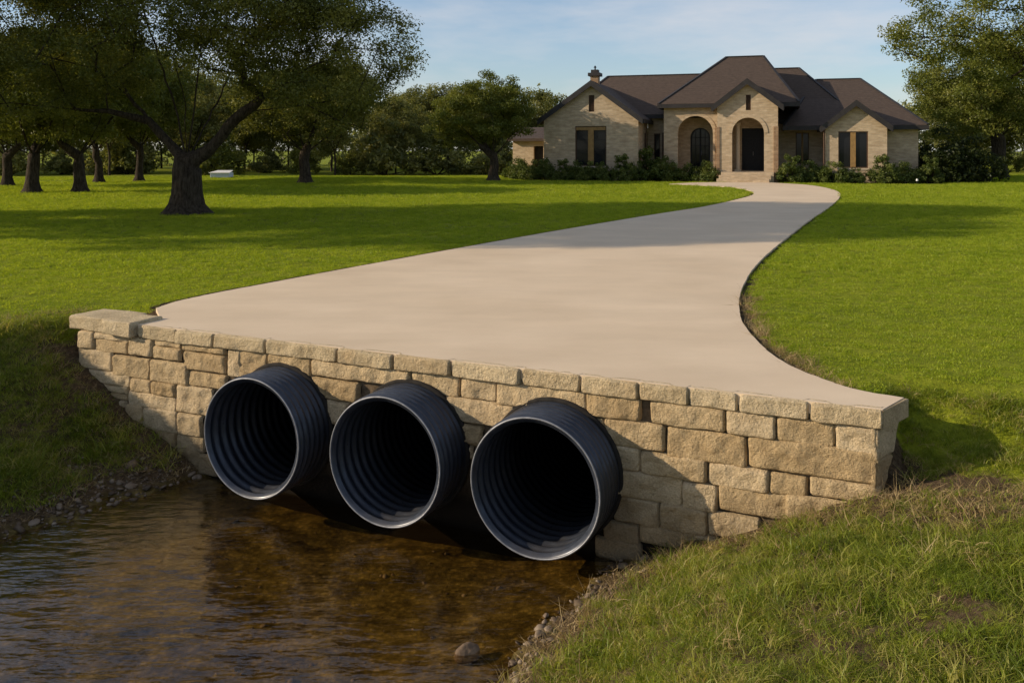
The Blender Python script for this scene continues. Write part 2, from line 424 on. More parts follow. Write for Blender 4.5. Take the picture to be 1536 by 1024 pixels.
_q = np.linspace(-40, 40, 8001)
_p = np.interp(_q, [-40,-12,-10.7,-10.0,-9.6,-9.3,-8.85,-8.25,-7.8,-7.42,-6.9,-5.3,-3.9,-3.25,-2.9,-2.5,-1.9,-1.3,-.6,.4,2,4,8,40],
               [-.04,-.04,-.05,-.10,-.30,-.52,-.86,-1.23,-1.41,-1.5,-1.6,-1.68,-1.62,-1.5,-1.36,-1.19,-.90,-.62,-.45,-.32,-.17,-.08,-.04,-.04])
_k = np.hanning(41); _k /= _k.sum()
_p = np.convolve(np.pad(_p, 20, mode="edge"), _k, mode="valid")
def swb(x, y):
    rx, ry = x - WL[0], y - WL[1]
    return rx*WD[0]+ry*WD[1], -(rx*WN[0]+ry*WN[1]), x*CE[0]+y*CE[1]
def terrain(x, y, detail=True):
    s, b, q = swb(x, y)
    w_in = smoothstep(b, .12, .45); w_l = smoothstep(b, -.25, .9); w_r = smoothstep(b, .15, 1.25)
    f_l = smoothstep(s, -.35, .0); f_r = smoothstep(s, 8.1, 8.35)
    w = w_l*(1-f_l) + f_l*((1-f_r)*w_in + f_r*w_r)
    qq = q + .16*vnoise(x, y, .8, 3, 2)*smoothstep(-b, .3, 1.2)
    z = np.interp(qq, _q, _p)*(1-w) + (-.045)*w
    z = z + .13*np.exp(-(b/.55)**2)*smoothstep(s, -.2, .3)*(1-smoothstep(s, 1.5, 2.1))*(b < .12)
    if detail:
        far = smoothstep(np.hypot(x, y), 22, 60)
        z = z + .012*vnoise(x, y, 2.2, 5)*(1-far) + .10*vnoise(x, y, .09, 8, 2)*far*smoothstep(np.abs(x-12), 9, 25)
        bank = np.clip(-z*2.2, 0, 1)*(1-far)*(z > WATER_Z-.03)
        z = z + .045*vnoise(x, y, 3.1, 11)*bank + .02*vnoise(x, y, 12, 12)*bank
    return z

# ------------------------------------------------------------------ ground sheet (rows follow the wall)
def axis(lo, a, b, hi, step, g=1.13):
    mid = list(np.arange(a, b + 1e-6, step)); up = []; st = step; v = b
    while v < hi: st *= g; v += st; up.append(v)
    dn = []; st = step; v = a
    while v > lo: st *= g; v -= st; dn.append(v)
    return np.array(dn[::-1] + mid + up)
sa, ba = axis(-900, -4.5, 12.5, 900, .075), axis(-900, -7.5, 3.2, 900, .075)
S, B = np.meshgrid(sa, ba, indexing="ij")
X = WL[0] + S*WD[0] - B*WN[0]; Y = WL[1] + S*WD[1] - B*WN[1]
xf, yf = X.ravel(), Y.ravel(); zf = terrain(xf, yf)
near_d = np.full(len(xf), 9.9); sel = (np.hypot(xf, yf) < 62)
near_d[sel] = seg_dist(np.c_[xf, yf][sel], DRIVE)
ins = np.zeros(len(xf), bool); ins[sel] = inside(np.c_[xf, yf][sel], DRIVE)
zf = np.where(ins & (near_d > .05), np.minimum(zf, -.12), zf)
sb_, bb_, _ = swb(xf, yf)
zf = np.where((sb_ > 1.2) & (sb_ < 7.4) & (bb_ > .10) & (bb_ < 4.2) & ins & ((near_d > .12) | (bb_ < .4)), -1.85, zf)   # cut for the pipes under the slab
ni, nj = S.shape
idx = np.arange(ni*nj).reshape(ni, nj)
F = np.stack([idx[:-1,:-1], idx[1:,:-1], idx[1:,1:], idx[:-1,1:]], -1).reshape(-1, 4)
me = mesh_np("ground", np.c_[xf, yf, zf], F)
s_, b_, q_ = swb(xf, yf)
front = smoothstep(-b_, -.2, .15)
soil = np.zeros(len(xf))
wall_foot = (1-smoothstep(-b_, .0, .55))*smoothstep(-b_, -.5, -.1)*smoothstep(s_, -.5, 0)*(1-smoothstep(s_, 8.6, 9.6))
low = 1-smoothstep(zf, -1.36, -1.14)
patch = (.62+smoothstep(vnoise(xf, yf, .9, 21, 3), .2, .7)*.4)*front*smoothstep(-zf, .08, .25)
soil = np.clip(np.maximum.reduce([wall_foot*.9, low*1.1*front, patch, .75*(1-smoothstep(near_d, .05, .28))*(np.hypot(xf, yf) < 16)]), 0, 1)
bedv = 1-smoothstep(zf, WATER_Z+.0, WATER_Z+.05)
for nme, arr in (("soil", soil), ("bed", bedv)):
    a = me.attributes.new(nme, "FLOAT", "POINT"); a.data.foreach_set("value", arr.astype(np.float32))
g = link("ground", me, M["ground"], smooth=True); tag(g, kind="structure")

# water sheet
fw = np.array([-.555, -.832]); c0 = np.array([-4.8, 9.6])
wp = []
for q, s0 in ((-8.1, .35), (-2.4, 7.2)):
    base = CE*q
    a = wall_pt(s0, .06, 0)[:2]; wp.append(np.array(a))
far = [wp[1] + fw*45, wp[0] + fw*45]
me = bpy.data.meshes.new("water")
me.from_pydata([(p[0], p[1], WATER_Z) for p in (wp[0], wp[1], far[0], far[1])], [], [(0, 1, 2, 3)])
if me.polygons[0].normal.z < 0: me.flip_normals()
w = link("creek_water", me, M["water"]); tag(w, kind="structure")

# driveway slab, bare soil along its edges; left strip widened to paint in edge shade
bm = bmesh.new()
top = [bm.verts.new((p[0], p[1], 0)) for p in DRIVE]
f = bm.faces.new(top); f.normal_update()
if f.normal.z < 0: f.normal_flip()
r = bmesh.ops.extrude_face_region(bm, geom=[f])
for v in r["geom"]:
    if isinstance(v, bmesh.types.BMVert): v.co.z = 0
for v in top: v.co.z = -.09
bmesh.ops.recalc_face_normals(bm, faces=bm.faces)
bmesh.ops.triangulate(bm, faces=[f for f in bm.faces if len(f.verts) > 4])
me = bpy.data.meshes.new("driveway"); bm.to_mesh(me); bm.free()
d = link("driveway", me, M["concrete"]); tag(d, kind="structure")
def ribbon(curve, w, z0, z1, seed):
    r = np.random.default_rng(seed); V = []; F = []
    n = len(curve); t = np.gradient(curve, axis=0); t /= np.linalg.norm(t, axis=1)[:, None]
    nn = np.c_[t[:, 1], -t[:, 0]]
    for i in range(n):
        ww = w*(.9+.2*r.random())
        a = curve[i]-nn[i]*.03; b = curve[i]+nn[i]*ww
        V += [(a[0], a[1], z0), (b[0], b[1], z1)]
        if i: F.append((2*i-2, 2*i-1, 2*i+1, 2*i))
    return V, F
for cv, sd in ((rc[2:-12], 1), (lc[14:-2], 2)):
    cv = catmull(cv[::2], 4)
    V, F = ribbon(cv, .042 if sd == 1 else .16, -.05, -.022, sd)
    me = bpy.data.meshes.new("soil_edge"); me.from_pydata(V, [], F)
    o = link("soil_edge", me, M["soil"]); tag(o, kind="structure")

# ------------------------------------------------------------------ headwall
PIPES = [(2.86, -.80), (4.30, -.80), (5.685, -.80)]
PR = .567
wallo = empty("culvert_headwall", wall_pt(0, 0, -1.9), math.atan2(WD[1], WD[0]),
              "tan rough limestone block headwall at the end of the driveway around three pipes", "retaining wall")
# local frame of the wall: x along, y towards the house, z up from -1.9
ZB = 1.9
def stone_patch(rects, depth, cell, seed, holes=(), edge=.028, rough=.019):
    """blocks on the plane y=0, faces towards -y; returns V, F, tint"""
    V, F, T = [], [], []
    for k, (x0, x1, zb, zt) in enumerate(rects):
        x0, x1, zb, zt = x0-.007, x1+.007, zb-.006, zt+.006
        nx = max(3, int((x1-x0)/cell)+1); nz = max(3, int((zt-zb)/cell)+1)
        gx = np.linspace(x0, x1, nx); gz = np.linspace(zb, zt, nz)
        # finer rows at the rim so that edges read as rounded
        gx = np.unique(np.r_[gx, x0+.008, x0+.02, x1-.008, x1-.02]); gz = np.unique(np.r_[gz, zb+.008, zb+.02, zt-.008, zt-.02])
        nx, nz = len(gx), len(gz); base = len(V)
        cx, cz, hx, hz = (x0+x1)/2, (zb+zt)/2, (x1-x0)/2, (zt-zb)/2; rr = min(.035, hx*.4, hz*.4)
        tilt = rng.normal(0, .03, 2); dep = depth*rng.uniform(.75, 1.25); tint = rng.random(); off = rng.uniform(0, 50)
        for x in gx:
            for z in gz:
                wob = .010*mnoise.noise((x*6+off, z*6, seed))
                dx, dz = abs(x-cx)-(hx-rr), abs(z-cz)-(hz-rr)
                sd = math.hypot(max(dx, 0), max(dz, 0))+min(max(dx, dz), 0)-rr   # <0 inside
                din = -sd+wob
                t = min(max(din/edge, -.3), 1)
                pr = math.sqrt(max(0, 1-(1-t)**2)) if t > 0 else t*.6
                n1 = mnoise.fractal((x*9+off, z*9, seed+.5), .9, 2.1, 4)
                n2 = mnoise.noise((x*27+off, z*27, seed+3.3))
                y = -dep*pr-(rough*n1+.007*n2+(tilt[0]*(x-cx)+tilt[1]*(z-cz)))*max(0, min(1, t))+.012*(t <= 0)
                V.append((x, y, z))
        for i in range(nx-1):
            for j in range(nz-1):
                q = (base+i*nz+j, base+(i+1)*nz+j, base+(i+1)*nz+j+1, base+i*nz+j+1)
                mx = (gx[i]+gx[i+1])/2; mz = (gz[j]+gz[j+1])/2
                if any((mx-hx_)**2+(mz-hz_)**2 < (hr-.026)**2 for hx_, hz_, hr in holes): continue
                F.append(q); T.append(tint)
    return V, F, T
# block layout read off the wall: (left, right, bottom, top) in metres
def px_wall(l, r, t, b, w, x, y, k):
    f, yh = 1300, 225
    def sv(px, py):
        tx = (px-768)/f; s = (tx*WL[1]-WL[0])/(WD[0]-tx*WD[1]); return s, CAM_H-(py-yh)*(WL[1]+s*WD[1])/f
    xl, xr = x+l/k, x+r/k; xm = (xl+xr)/2
    return sv(xl, 0)[0], sv(xr, 0)[0], sv(xm, y+b/k)[1], sv(xm, y+t/k)[1]
rects = []
A = [(75,154,148,245),(158,328,170,206),(160,328,202,268),(335,455,178,282),(461,598,196,238),(461,600,240,302),(608,826,222,266),(612,826,270,362),
     (75,246,250,352),(252,435,290,392),(440,632,312,424),(636,828,372,446),(100,334,362,426),(340,445,402,470),(450,570,418,486),(576,758,440,580),
     (160,325,430,466),(186,320,468,500),(330,570,476,552),(200,312,505,570),(316,404,532,648),(408,578,552,668),(582,706,580,690),
     (390,570,655,740),(575,712,690,768),(430,572,735,840),(576,694,755,860),(690,790,790,890),(836,905,240,390)]
for a in A: rects.append(px_wall(*a, 260, 100, 450, 3.41))
Bz = [(96,322,160,330),(330,575,178,325),(583,1145,236,350),(1155,1425,296,428),(500,852,335,452),(560,790,455,590)]
for a in Bz: rects.append(px_wall(*a, 400, 320, 480, 3.84))
Cz = [(278,545,228,402),(555,1228,292,478),(150,692,408,590),(220,440,590,742),(285,365,748,850)]
for a in Cz: rects.append(px_wall(*a, 300, 640, 520, 5.12))
Dz = [(70,328,164,276),(378,732,212,320),(70,148,275,362),(158,442,290,416),(455,832,338,484),(162,324,405,520),(330,642,452,560),(652,942,504,612),
      (200,526,535,668),(530,694,588,715),(200,420,655,780),(424,648,692,822),(655,900,735,850),(150,322,772,866),(326,700,806,900),(110,330,858,960)]
for a in Dz: rects.append(px_wall(*a, 300, 860, 540, 3.2))
Ez = [(45,356,238,398),(368,735,290,448),(745,1002,330,498),(190,992,444,645),(325,562,640,772),(580,1000,680,800),(0,600,745,912),(420,1000,800,960)]
for a in Ez: rects.append(px_wall(*a, 300, 1080, 560, 4.267))
rects = [(a, WLEN+.012 if b > 8.04 else b, c+ZB, min(t_, -.135)+ZB) for a, b, c, t_ in rects]
# courses below the waterline and under the pipes, so the wall has a foot
zz = -1.32
for k in range(3):
    x = .2+.2*k
    while x < 7.9:
        wdt = rng.uniform(.35, .75)
        r_ = (x, min(x+wdt, 8.1), zz-.2+ZB, zz-.02+ZB); x += wdt+.03
        if 1.9 < r_[0] < 6.35 or 1.9 < r_[1] < 6.35: continue
        if not any(a < r_[1] and b > r_[0] and c < r_[3] and t_ > r_[2] for a, b, c, t_ in rects[:75]): rects.append(r_)
    zz -= .2
holes = [(s, z+ZB, PR) for s, z in PIPES]
V, F, T = stone_patch(rects, .05, .021, 1.0, holes)
me = mesh_np("blocks", V, F, T)
link("stone_facing", me, M["stone"], wallo, True)
# return face at the right end: blocks continue round the corner
ret_dir = np.array([.29, .27]); ret_len = .42; ret_a = math.atan2(ret_dir[1], ret_dir[0])
rr_ = [(0.0, ret_len, -.37+ZB, -.135+ZB), (0.0, ret_len, -.60+ZB, -.375+ZB), (0, ret_len, -.9+ZB, -.62+ZB)]
V, F, T = stone_patch(rr_, .02, .02, 4.0, (), .012, .006)
V = [(x*float(np.interp(z-ZB, [-.72, -.135], [.10, .97])), y, z) for x, y, z in V]
me = mesh_np("return_blocks", V, F, T)
o = link("return_facing", me, M["stone"], wallo, True)
o.location = (WLEN-.03, -.042, 0); o.rotation_euler = (0, 0, ret_a-math.atan2(WD[1], WD[0]))
# core with the pipe holes
outer = [(0.02, 0), (WLEN-.02, 0), (WLEN-.02, ZB-.09), (0.02, ZB-.09)]
polys = [[Vector((x, 0, z)) for x, z in outer]]
for s, z in PIPES:
    polys.append([Vector((s+(PR-.012)*math.cos(a), 0, z+ZB+(PR-.012)*math.sin(a))) for a in np.linspace(0, 2*math.pi, 64, endpoint=False)])
flat = [p for q in polys for p in q]
tris = tessellate_polygon(polys)
mb = MB(); mb.add(flat, tris)
mb.box((.02, .001, 0), (.06, .349, ZB-.1))
# wedge body behind the return face
c_ = Vector((WLEN-.02, -.03, 0)); dl = Matrix.Rotation(ret_a-math.atan2(WD[1], WD[0]), 3, "Z") @ Vector((ret_len, 0, 0))
mb.add([(c_.x, c_.y, 0), (c_.x+dl.x*.02, c_.y+dl.y*.02, 1.1), (c_.x, c_.y+dl.y*.02, 1.1), (c_.x, c_.y, ZB-.1), (c_.x+dl.x, c_.y+dl.y, ZB-.1), (c_.x, c_.y+dl.y, ZB-.1)],
       [(0,1,4,3),(1,2,5,4),(2,0,3,5),(3,4,5),(0,2,1)])
mb.build("core", M["mortar"], wallo)
# coping course: each cap stone a part
joints = [.955,1.493,2.004,2.658,3.51,4.118,4.71,5.378,5.913,6.406,6.808,7.182,7.696,8.20]
for k in range(len(joints)-1):
    a, b = joints[k]+.008, joints[k+1]-.008
    last = k == len(joints)-2
    V, F, T = stone_patch([(a, b, -.14+ZB, -.004+ZB)], .075, .02, 20.0+k, (), .022, .012)
    V = np.array(V); V[:, 1] = np.minimum(V[:, 1], .03)
    # close the block: top and bottom faces behind the rough front
    n = len(V); extra = [(a+.004, .02, -.004+ZB), (b-.004, .02, -.004+ZB), (b-.004, .30, -.004+ZB), (a+.004, .30, -.004+ZB),
                         (a+.004, .02, -.14+ZB), (b-.004, .02, -.14+ZB), (b-.004, .30, -.14+ZB), (a+.004, .30, -.14+ZB)]
    F = list(F)+[(n,n+1,n+2,n+3),(n+7,n+6,n+5,n+4),(n,n+3,n+7,n+4),(n+1,n+5,n+6,n+2)]
    me = mesh_np("cap_stone", np.vstack([V, extra]), F, list(T)+[T[0]]*4)
    link("cap_stone", me, M["coping"], wallo, True)
# end block of the coping at the right corner: wedge with a dressed side
mb = MB()
mb.add([(8.195,-.055,-.143+ZB),(8.19+dl.x*1.06,dl.y*1.06-.05,-.143+ZB),(8.19,dl.y*1.06-.05,-.143+ZB),
        (8.195,-.055,-.005+ZB),(8.19+dl.x*1.06,dl.y*1.06-.05,-.005+ZB),(8.19,dl.y*1.06-.05,-.005+ZB)],
       [(0,1,4,3),(1,2,5,4),(2,0,3,5),(3,4,5),(0,2,1)])
mb.build("end_cap", M["coping"], wallo, .006)
# raised cap over the left end: two rough blocks, the inner one proud of the outer
def rough_block(a, b, seed, amp=.018):
    bm = bmesh.new(); bmesh.ops.create_cube(bm, size=1)
    sx, sy, sz = (b[i]-a[i] for i in range(3))
    for v in bm.verts: v.co = Vector(((v.co.x+.5)*sx+a[0], (v.co.y+.5)*sy+a[1], (v.co.z+.5)*sz+a[2]))
    bmesh.ops.bevel(bm, geom=list(bm.edges), offset=.03, segments=3, affect="EDGES", profile=.6)
    bmesh.ops.subdivide_edges(bm, edges=list(bm.edges), cuts=6, use_grid_fill=True)
    bm.normal_update()
    for v in bm.verts:
        top = 0.35 if v.normal.z > .7 else 1
        v.co += v.normal*amp*top*mnoise.fractal((v.co.x*5, v.co.y*5, v.co.z*5+seed), .9, 2, 4)
    me = bpy.data.meshes.new("end_block"); bm.to_mesh(me); bm.free()
    at = me.attributes.new("tint", "FLOAT", "FACE"); at.data.foreach_set("value", [.75]*len(me.polygons)); return me
link("end_block", rough_block((-.10, -.05, -.13+ZB), (.60, .42, .022+ZB), 3), M["coping"], wallo, True)
link("end_block", rough_block((.50, -.14, -.128+ZB), (.935, .30, .034+ZB), 8), M["coping"], wallo, True)

# ------------------------------------------------------------------ pipes
def lathe(profile, n=112):
    """profile (y, r); axis along y"""
    V, F = [], []
    for y, r in profile:
        for i in range(n):
            a = 2*math.pi*i/n; V.append((r*math.cos(a), y, r*math.sin(a)))
    for k in range(len(profile)-1):
        for i in range(n):
            j = (i+1) % n; F.append((k*n+i, k*n+j, (k+1)*n+j, (k+1)*n+i))
    return np.array(V), np.array(F)
prof = []
for y in np.arange(.15, -.485, -.007): prof.append((y, PR-.012+.011*math.cos(2*math.pi*y/.075)))
prof += [(-.492, PR-.008), (-.5, PR-.012), (-.5, PR-.032), (-.492, PR-.036)]
for y in np.arange(-.48, 3.2, .0105): prof.append((y, PR-.048+.013*math.cos(2*math.pi*y/.105)))
V, F = lathe(prof); pipe_me = mesh_np("barrel", V, F)
V = np.array([[r*math.cos(a), 3.19, r*math.sin(a)] for a in np.linspace(0, 2*math.pi, 64, endpoint=False) for r in (.55,)])
def torus(R0, r, y, n=112, m=10):
    V, F = [], []
    for i in range(n):
        a = 2*math.pi*i/n
        for j in range(m):
            b = 2*math.pi*j/m; rr = R0+r*math.cos(b); V.append((rr*math.cos(a), y+r*math.sin(b), rr*math.sin(a)))
    for i in range(n):
        for j in range(m):
            F.append((i*m+j, ((i+1) % n)*m+j, ((i+1) % n)*m+(j+1) % m, i*m+(j+1) % m))
    return mesh_np("ring", np.array(V), np.array(F))
rim_me = torus(PR-.020, .0075, -.5); col_me = torus(PR+.004, .024, -.052)
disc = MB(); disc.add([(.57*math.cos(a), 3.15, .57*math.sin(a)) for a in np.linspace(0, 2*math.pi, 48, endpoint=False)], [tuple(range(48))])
for k, ((s, z), lab) in enumerate(zip(PIPES, ("dark corrugated culvert pipe nearest the grassy left bank, first of the three",
                                              "dark corrugated culvert pipe in the middle, with a pipe on either side",
                                              "dark corrugated culvert pipe nearest the sunlit right bank, largest looking of the three"))):
    p = empty("culvert_pipe", wall_pt(s, 0, z), math.atan2(WD[1], WD[0]), lab, "pipe", "corrugated culvert pipes through the stone wall")
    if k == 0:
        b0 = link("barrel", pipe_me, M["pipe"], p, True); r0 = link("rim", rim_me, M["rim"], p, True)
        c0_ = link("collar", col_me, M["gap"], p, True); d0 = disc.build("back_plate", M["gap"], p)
    else:
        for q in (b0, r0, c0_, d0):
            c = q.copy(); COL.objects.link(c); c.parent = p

# ------------------------------------------------------------------ vegetation: blades, scatter
def clump_mesh(name, nb, h, w, spread, lean, seed):
    r = np.random.default_rng(seed); V = []; F = []
    for _ in range(nb):
        a = r.uniform(0, 2*math.pi); rad = spread*math.sqrt(r.random()); bx, by = rad*math.cos(a), rad*math.sin(a)
        d = r.uniform(0, 2*math.pi); hh = h*r.uniform(.55, 1.15); ln = lean*hh*r.uniform(.2, 1.3); ww = w*r.uniform(.7, 1.3)
        o = r.uniform(0, 2*math.pi); sx, sy = math.cos(o)*ww/2, math.sin(o)*ww/2; n = len(V)
        for t, k in ((0, 1), (.5, .8), (1, .12)):
            x = bx+math.cos(d)*ln*t*t; y = by+math.sin(d)*ln*t*t; z = hh*(t-.18*lean*t*t)
            V += [(x-sx*k, y-sy*k, z), (x+sx*k, y+sy*k, z)]
        F += [(n, n+1, n+3, n+2), (n+2, n+3, n+5, n+4)]
    return mesh_np(name, V, F)

def scatter(name, P, sources, label, cat, material, rz=None, scl=None, tilt=.12, pick=None, seed=1):
    """one uncountable cover: a cloud of points that carries copies of a few small clumps"""
    r = np.random.default_rng(seed); n = len(P)
    me = bpy.data.meshes.new(name); me.vertices.add(n); me.vertices.foreach_set("co", np.asarray(P, np.float32).ravel())
    rot = np.c_[r.normal(0, tilt, n), r.normal(0, tilt, n), r.uniform(0, 2*math.pi, n)]
    if scl is None: scl = r.uniform(.75, 1.3, n)
    if pick is None: pick = r.integers(0, len(sources), n)
    for an, ty, dat, key in (("rot", "FLOAT_VECTOR", rot, "vector"), ("scl", "FLOAT", scl, "value"), ("pick", "INT", pick, "value")):
        a = me.attributes.new(an, ty, "POINT"); a.data.foreach_set(key, np.asarray(dat, np.int32 if ty == "INT" else np.float32).ravel())
    o = link(name, me); tag(o, label, cat, kind="stuff")
    ng = bpy.data.node_groups.new(name, "GeometryNodeTree")
    ng.interface.new_socket("Geometry", in_out="INPUT", socket_type="NodeSocketGeometry")
    ng.interface.new_socket("Geometry", in_out="OUTPUT", socket_type="NodeSocketGeometry")
    gi, go = ng.nodes.new("NodeGroupInput"), ng.nodes.new("NodeGroupOutput")
    iop = ng.nodes.new("GeometryNodeInstanceOnPoints"); iop.inputs["Pick Instance"].default_value = True
    j = ng.nodes.new("GeometryNodeJoinGeometry")
    for k, sm in enumerate(sources):
        so = bpy.data.objects.new(name + "_clump", sm)
        if not sm.materials: sm.materials.append(material)
        oi = ng.nodes.new("GeometryNodeObjectInfo"); oi.inputs["Object"].default_value = so; oi.inputs["As Instance"].default_value = True
        ng.links.new(oi.outputs["Geometry"], j.inputs[0])
    def named(nm, ty):
        a = ng.nodes.new("GeometryNodeInputNamedAttribute"); a.data_type = ty; a.inputs["Name"].default_value = nm; return a.outputs["Attribute"]
    ng.links.new(gi.outputs[0], iop.inputs["Points"]); ng.links.new(j.outputs[0], iop.inputs["Instance"])
    ng.links.new(named("pick", "INT"), iop.inputs["Instance Index"])
    e2r = ng.nodes.new("FunctionNodeEulerToRotation"); ng.links.new(named("rot", "FLOAT_VECTOR"), e2r.inputs[0])
    ng.links.new(e2r.outputs[0], iop.inputs["Rotation"]); ng.links.new(named("scl", "FLOAT"), iop.inputs["Scale"])
    ng.links.new(iop.outputs[0], go.inputs[0])
    md = o.modifiers.new("scatter", "NODES"); md.node_group = ng
    return o

def area_points(n, x0, x1, y0, y1, seed):
    r = np.random.default_rng(seed); return np.c_[r.uniform(x0, x1, n), r.uniform(y0, y1, n)]
HOUSE_O = Vector((13.75, 50.5, 0)); HROT = R(-17)
def in_view(P, m=1.5):     # what this side of the place could show, with a margin for a step aside
    return (P[:, 1] > 1.5) & (np.abs(P[:, 0]) < P[:, 1]*.62+m)
def grass_ok(P, dmin=.03):
    k = in_view(P, 2.5); P = P[k]
    k = ~inside(P, DRIVE); P = P[k]
    k = seg_dist(P, DRIVE) > dmin; P = P[k]
    c, s = math.cos(HROT), math.sin(HROT); dx, dy = P[:, 0]-HOUSE_O.x, P[:, 1]-HOUSE_O.y
    u, v = dx*c+dy*s, -dx*s+dy*c
    return P[~((u > -14) & (u < 10.5) & (v > -1.2))]
# mown lawn
def lawn_sel(P):
    s, b, q = swb(P[:, 0], P[:, 1]); z = terrain(P[:, 0], P[:, 1])
    return z
pts = []; sc = []; pk = []
for (y0, y1, dens, size) in ((4, 13, 190, .95), (13, 21, 118, 1.15), (21, 34, 56, 1.5), (34, 62, 20, 2.3)):
    xw = y1*.62+3
    P = grass_ok(area_points(int(dens*2*xw*(y1-y0)), -xw, xw, y0, y1, int(y0)+50), .015)
    z = terrain(P[:, 0], P[:, 1]); k = z > -.16
    k &= ~((seg_dist(P, lc, False) < .13*(.7+.5*vnoise(P[:, 0], P[:, 1], 2.5, 61))) & (P[:, 1] < 40))
    s, b, q = swb(P[:, 0], P[:, 1])
    bare = (seg_dist(P, rc[:70], False) < .06+.18*np.clip(vnoise(P[:, 0], P[:, 1], 1.5, 81)+.35, 0, 1)) & (P[:, 1] < 11)
    k &= ~bare
    k &= ~((s > -.2) & (s < 8.3) & (b > -.3) & (b < .62) & (s < 1))
    pts.append(np.c_[P[k], z[k]-.006]); pk.append(np.random.default_rng(4).integers(0, 5, k.sum())+5*(np.random.default_rng(14).random(k.sum()) < smoothstep(P[k][:, 1]+2.5*vnoise(P[k][:, 0], P[k][:, 1], .35, 71), 8, 19))); sc.append(size*np.random.default_rng(3).uniform(.75, 1.2, k.sum()))
pts = np.vstack(pts); sc = np.concatenate(sc); pk = np.concatenate(pk)
lawn_src = [clump_mesh("lawn_clump", 30, .042, .0055, .075, .9, 10+i) for i in range(5)]+[clump_mesh("low_lawn_clump", 34, .026, .0055, .085, 1.2, 20+i) for i in range(5)]
scatter("lawn_grass", pts, lawn_src, "short mown green grass covering the lawn on both sides of the driveway", "grass", M["lawn"], scl=sc, tilt=.15, pick=pk)
# longer grass on the creek banks
P = grass_ok(area_points(170000, -9, 11, 1.2, 12.5, 91), .05)
z = terrain(P[:, 0], P[:, 1]); s, b, q = swb(P[:, 0], P[:, 1])
k = (z < -.10) & (z > -1.42) & ~((s > -.05) & (s < 8.3) & (b > -.10) & (b < .6))
n_ = vnoise(P[:, 0], P[:, 1], .9, 21, 3); bare = smoothstep(n_, .2, .75)*.8
bare = np.where(q < -6, bare*.45, bare); bare = np.maximum(bare, 1-smoothstep(z, -1.40, np.where(q < -6, -1.16, -1.2)))
bare = np.maximum(bare, .93*(1-smoothstep(-b, .05, .6))*(s > -.3)*(s < 9.2)*(b > -.7)*(b < .2))
k &= np.random.default_rng(5).random(len(P)) > bare
k &= np.random.default_rng(6).random(len(P)) < np.where(q < -6, .97, 1)
bank_src = [clump_mesh("bank_clump", 22, h, .0040, .06, 1.2, 30+i) for i, h in enumerate((.04, .05, .065, .085, .035))]
rs = np.random.default_rng(8); scl = rs.uniform(.55, 1.25, len(P))*(1+.38*vnoise(P[:, 0], P[:, 1], 1.9, 31)+.3*vnoise(P[:, 0], P[:, 1], 6, 33))
scl = np.where(q < -6, scl*1.35+.15, scl)
scatter("bank_grass", np.c_[P[k], z[k]-.008], bank_src, "longer uneven green grass on the sloping banks of the creek", "grass", M["bank"], scl=np.clip(scl[k], .4, 2), tilt=.2)
# straw and dead stems at the foot of the wall and along the waterline
P = grass_ok(area_points(90000, -9, 11, 1.2, 12.5, 92), .03)
z = terrain(P[:, 0], P[:, 1]); s, b, q = swb(P[:, 0], P[:, 1])
n_ = vnoise(P[:, 0], P[:, 1], .9, 21, 3)
pr = np.maximum.reduce([.34*np.exp(-((z+1.30)/.11)**2), .55*np.exp(-((b+.32)/.22)**2)*(s > -.3)*(s < 9.5), .5*smoothstep(n_, .1, .6), np.full(len(P), .06)])
edge = (seg_dist(P, rc[:70], False) < .10+.22*np.clip(vnoise(P[:, 0], P[:, 1], 1.5, 81)+.35, 0, 1)) & (P[:, 1] < 11)
pr = np.maximum(pr*(z < -.07), .7*edge)
k = (z > -1.40) & (np.random.default_rng(9).random(len(P)) < pr) & ~((s > -.05) & (s < 8.3) & (b > -.07) & (b < .6))
dry_src = [clump_mesh("dry_clump", 16, h, .0042, .07, 2.2, 50+i) for i, h in enumerate((.05, .07, .09))]
scatter("dry_grass", np.c_[P[k], z[k]-.008], dry_src, "straw coloured dead grass along the wall foot and the creek edge", "grass", M["dry"], tilt=.35)
# gravel along the water
def pebble(seed):
    bm = bmesh.new(); bmesh.ops.create_icosphere(bm, subdivisions=2, radius=1); r = random.Random(seed)
    sx, sy, sz = r.uniform(.8, 1.3), r.uniform(.6, 1), r.uniform(.35, .65)
    for v in bm.verts:
        n = 1+.28*mnoise.noise(v.co*1.3+Vector((seed, 0, 0))); v.co = Vector((v.co.x*sx*n, v.co.y*sy*n, v.co.z*sz*n))
    me = bpy.data.meshes.new("pebble"); bm.to_mesh(me); bm.free()
    me.polygons.foreach_set("use_smooth", [True]*len(me.polygons)); return me
P = area_points(120000, -10, 4, .5, 10.5, 93); z = terrain(P[:, 0], P[:, 1]); s, b, q = swb(P[:, 0], P[:, 1])
pr = np.where(z > WATER_Z-.02, np.where(q < -6, 1.0*np.exp(-((z+1.38)/.12)**2), 1.0*np.exp(-((z+1.43)/.07)**2)), .025)
k = (z < -1.10) & (b < -.06) & (np.random.default_rng(2).random(len(P)) < pr)
rs = np.random.default_rng(12); sz = .0072*np.exp(rs.normal(.3, .62, k.sum())); sz = np.clip(sz, .004, .045)
scatter("gravel", np.c_[P[k], z[k]+sz*.15], [pebble(i) for i in range(6)], "small brown pebbles and gravel along both edges of the creek", "gravel", M["pebble"], scl=sz, tilt=.4)

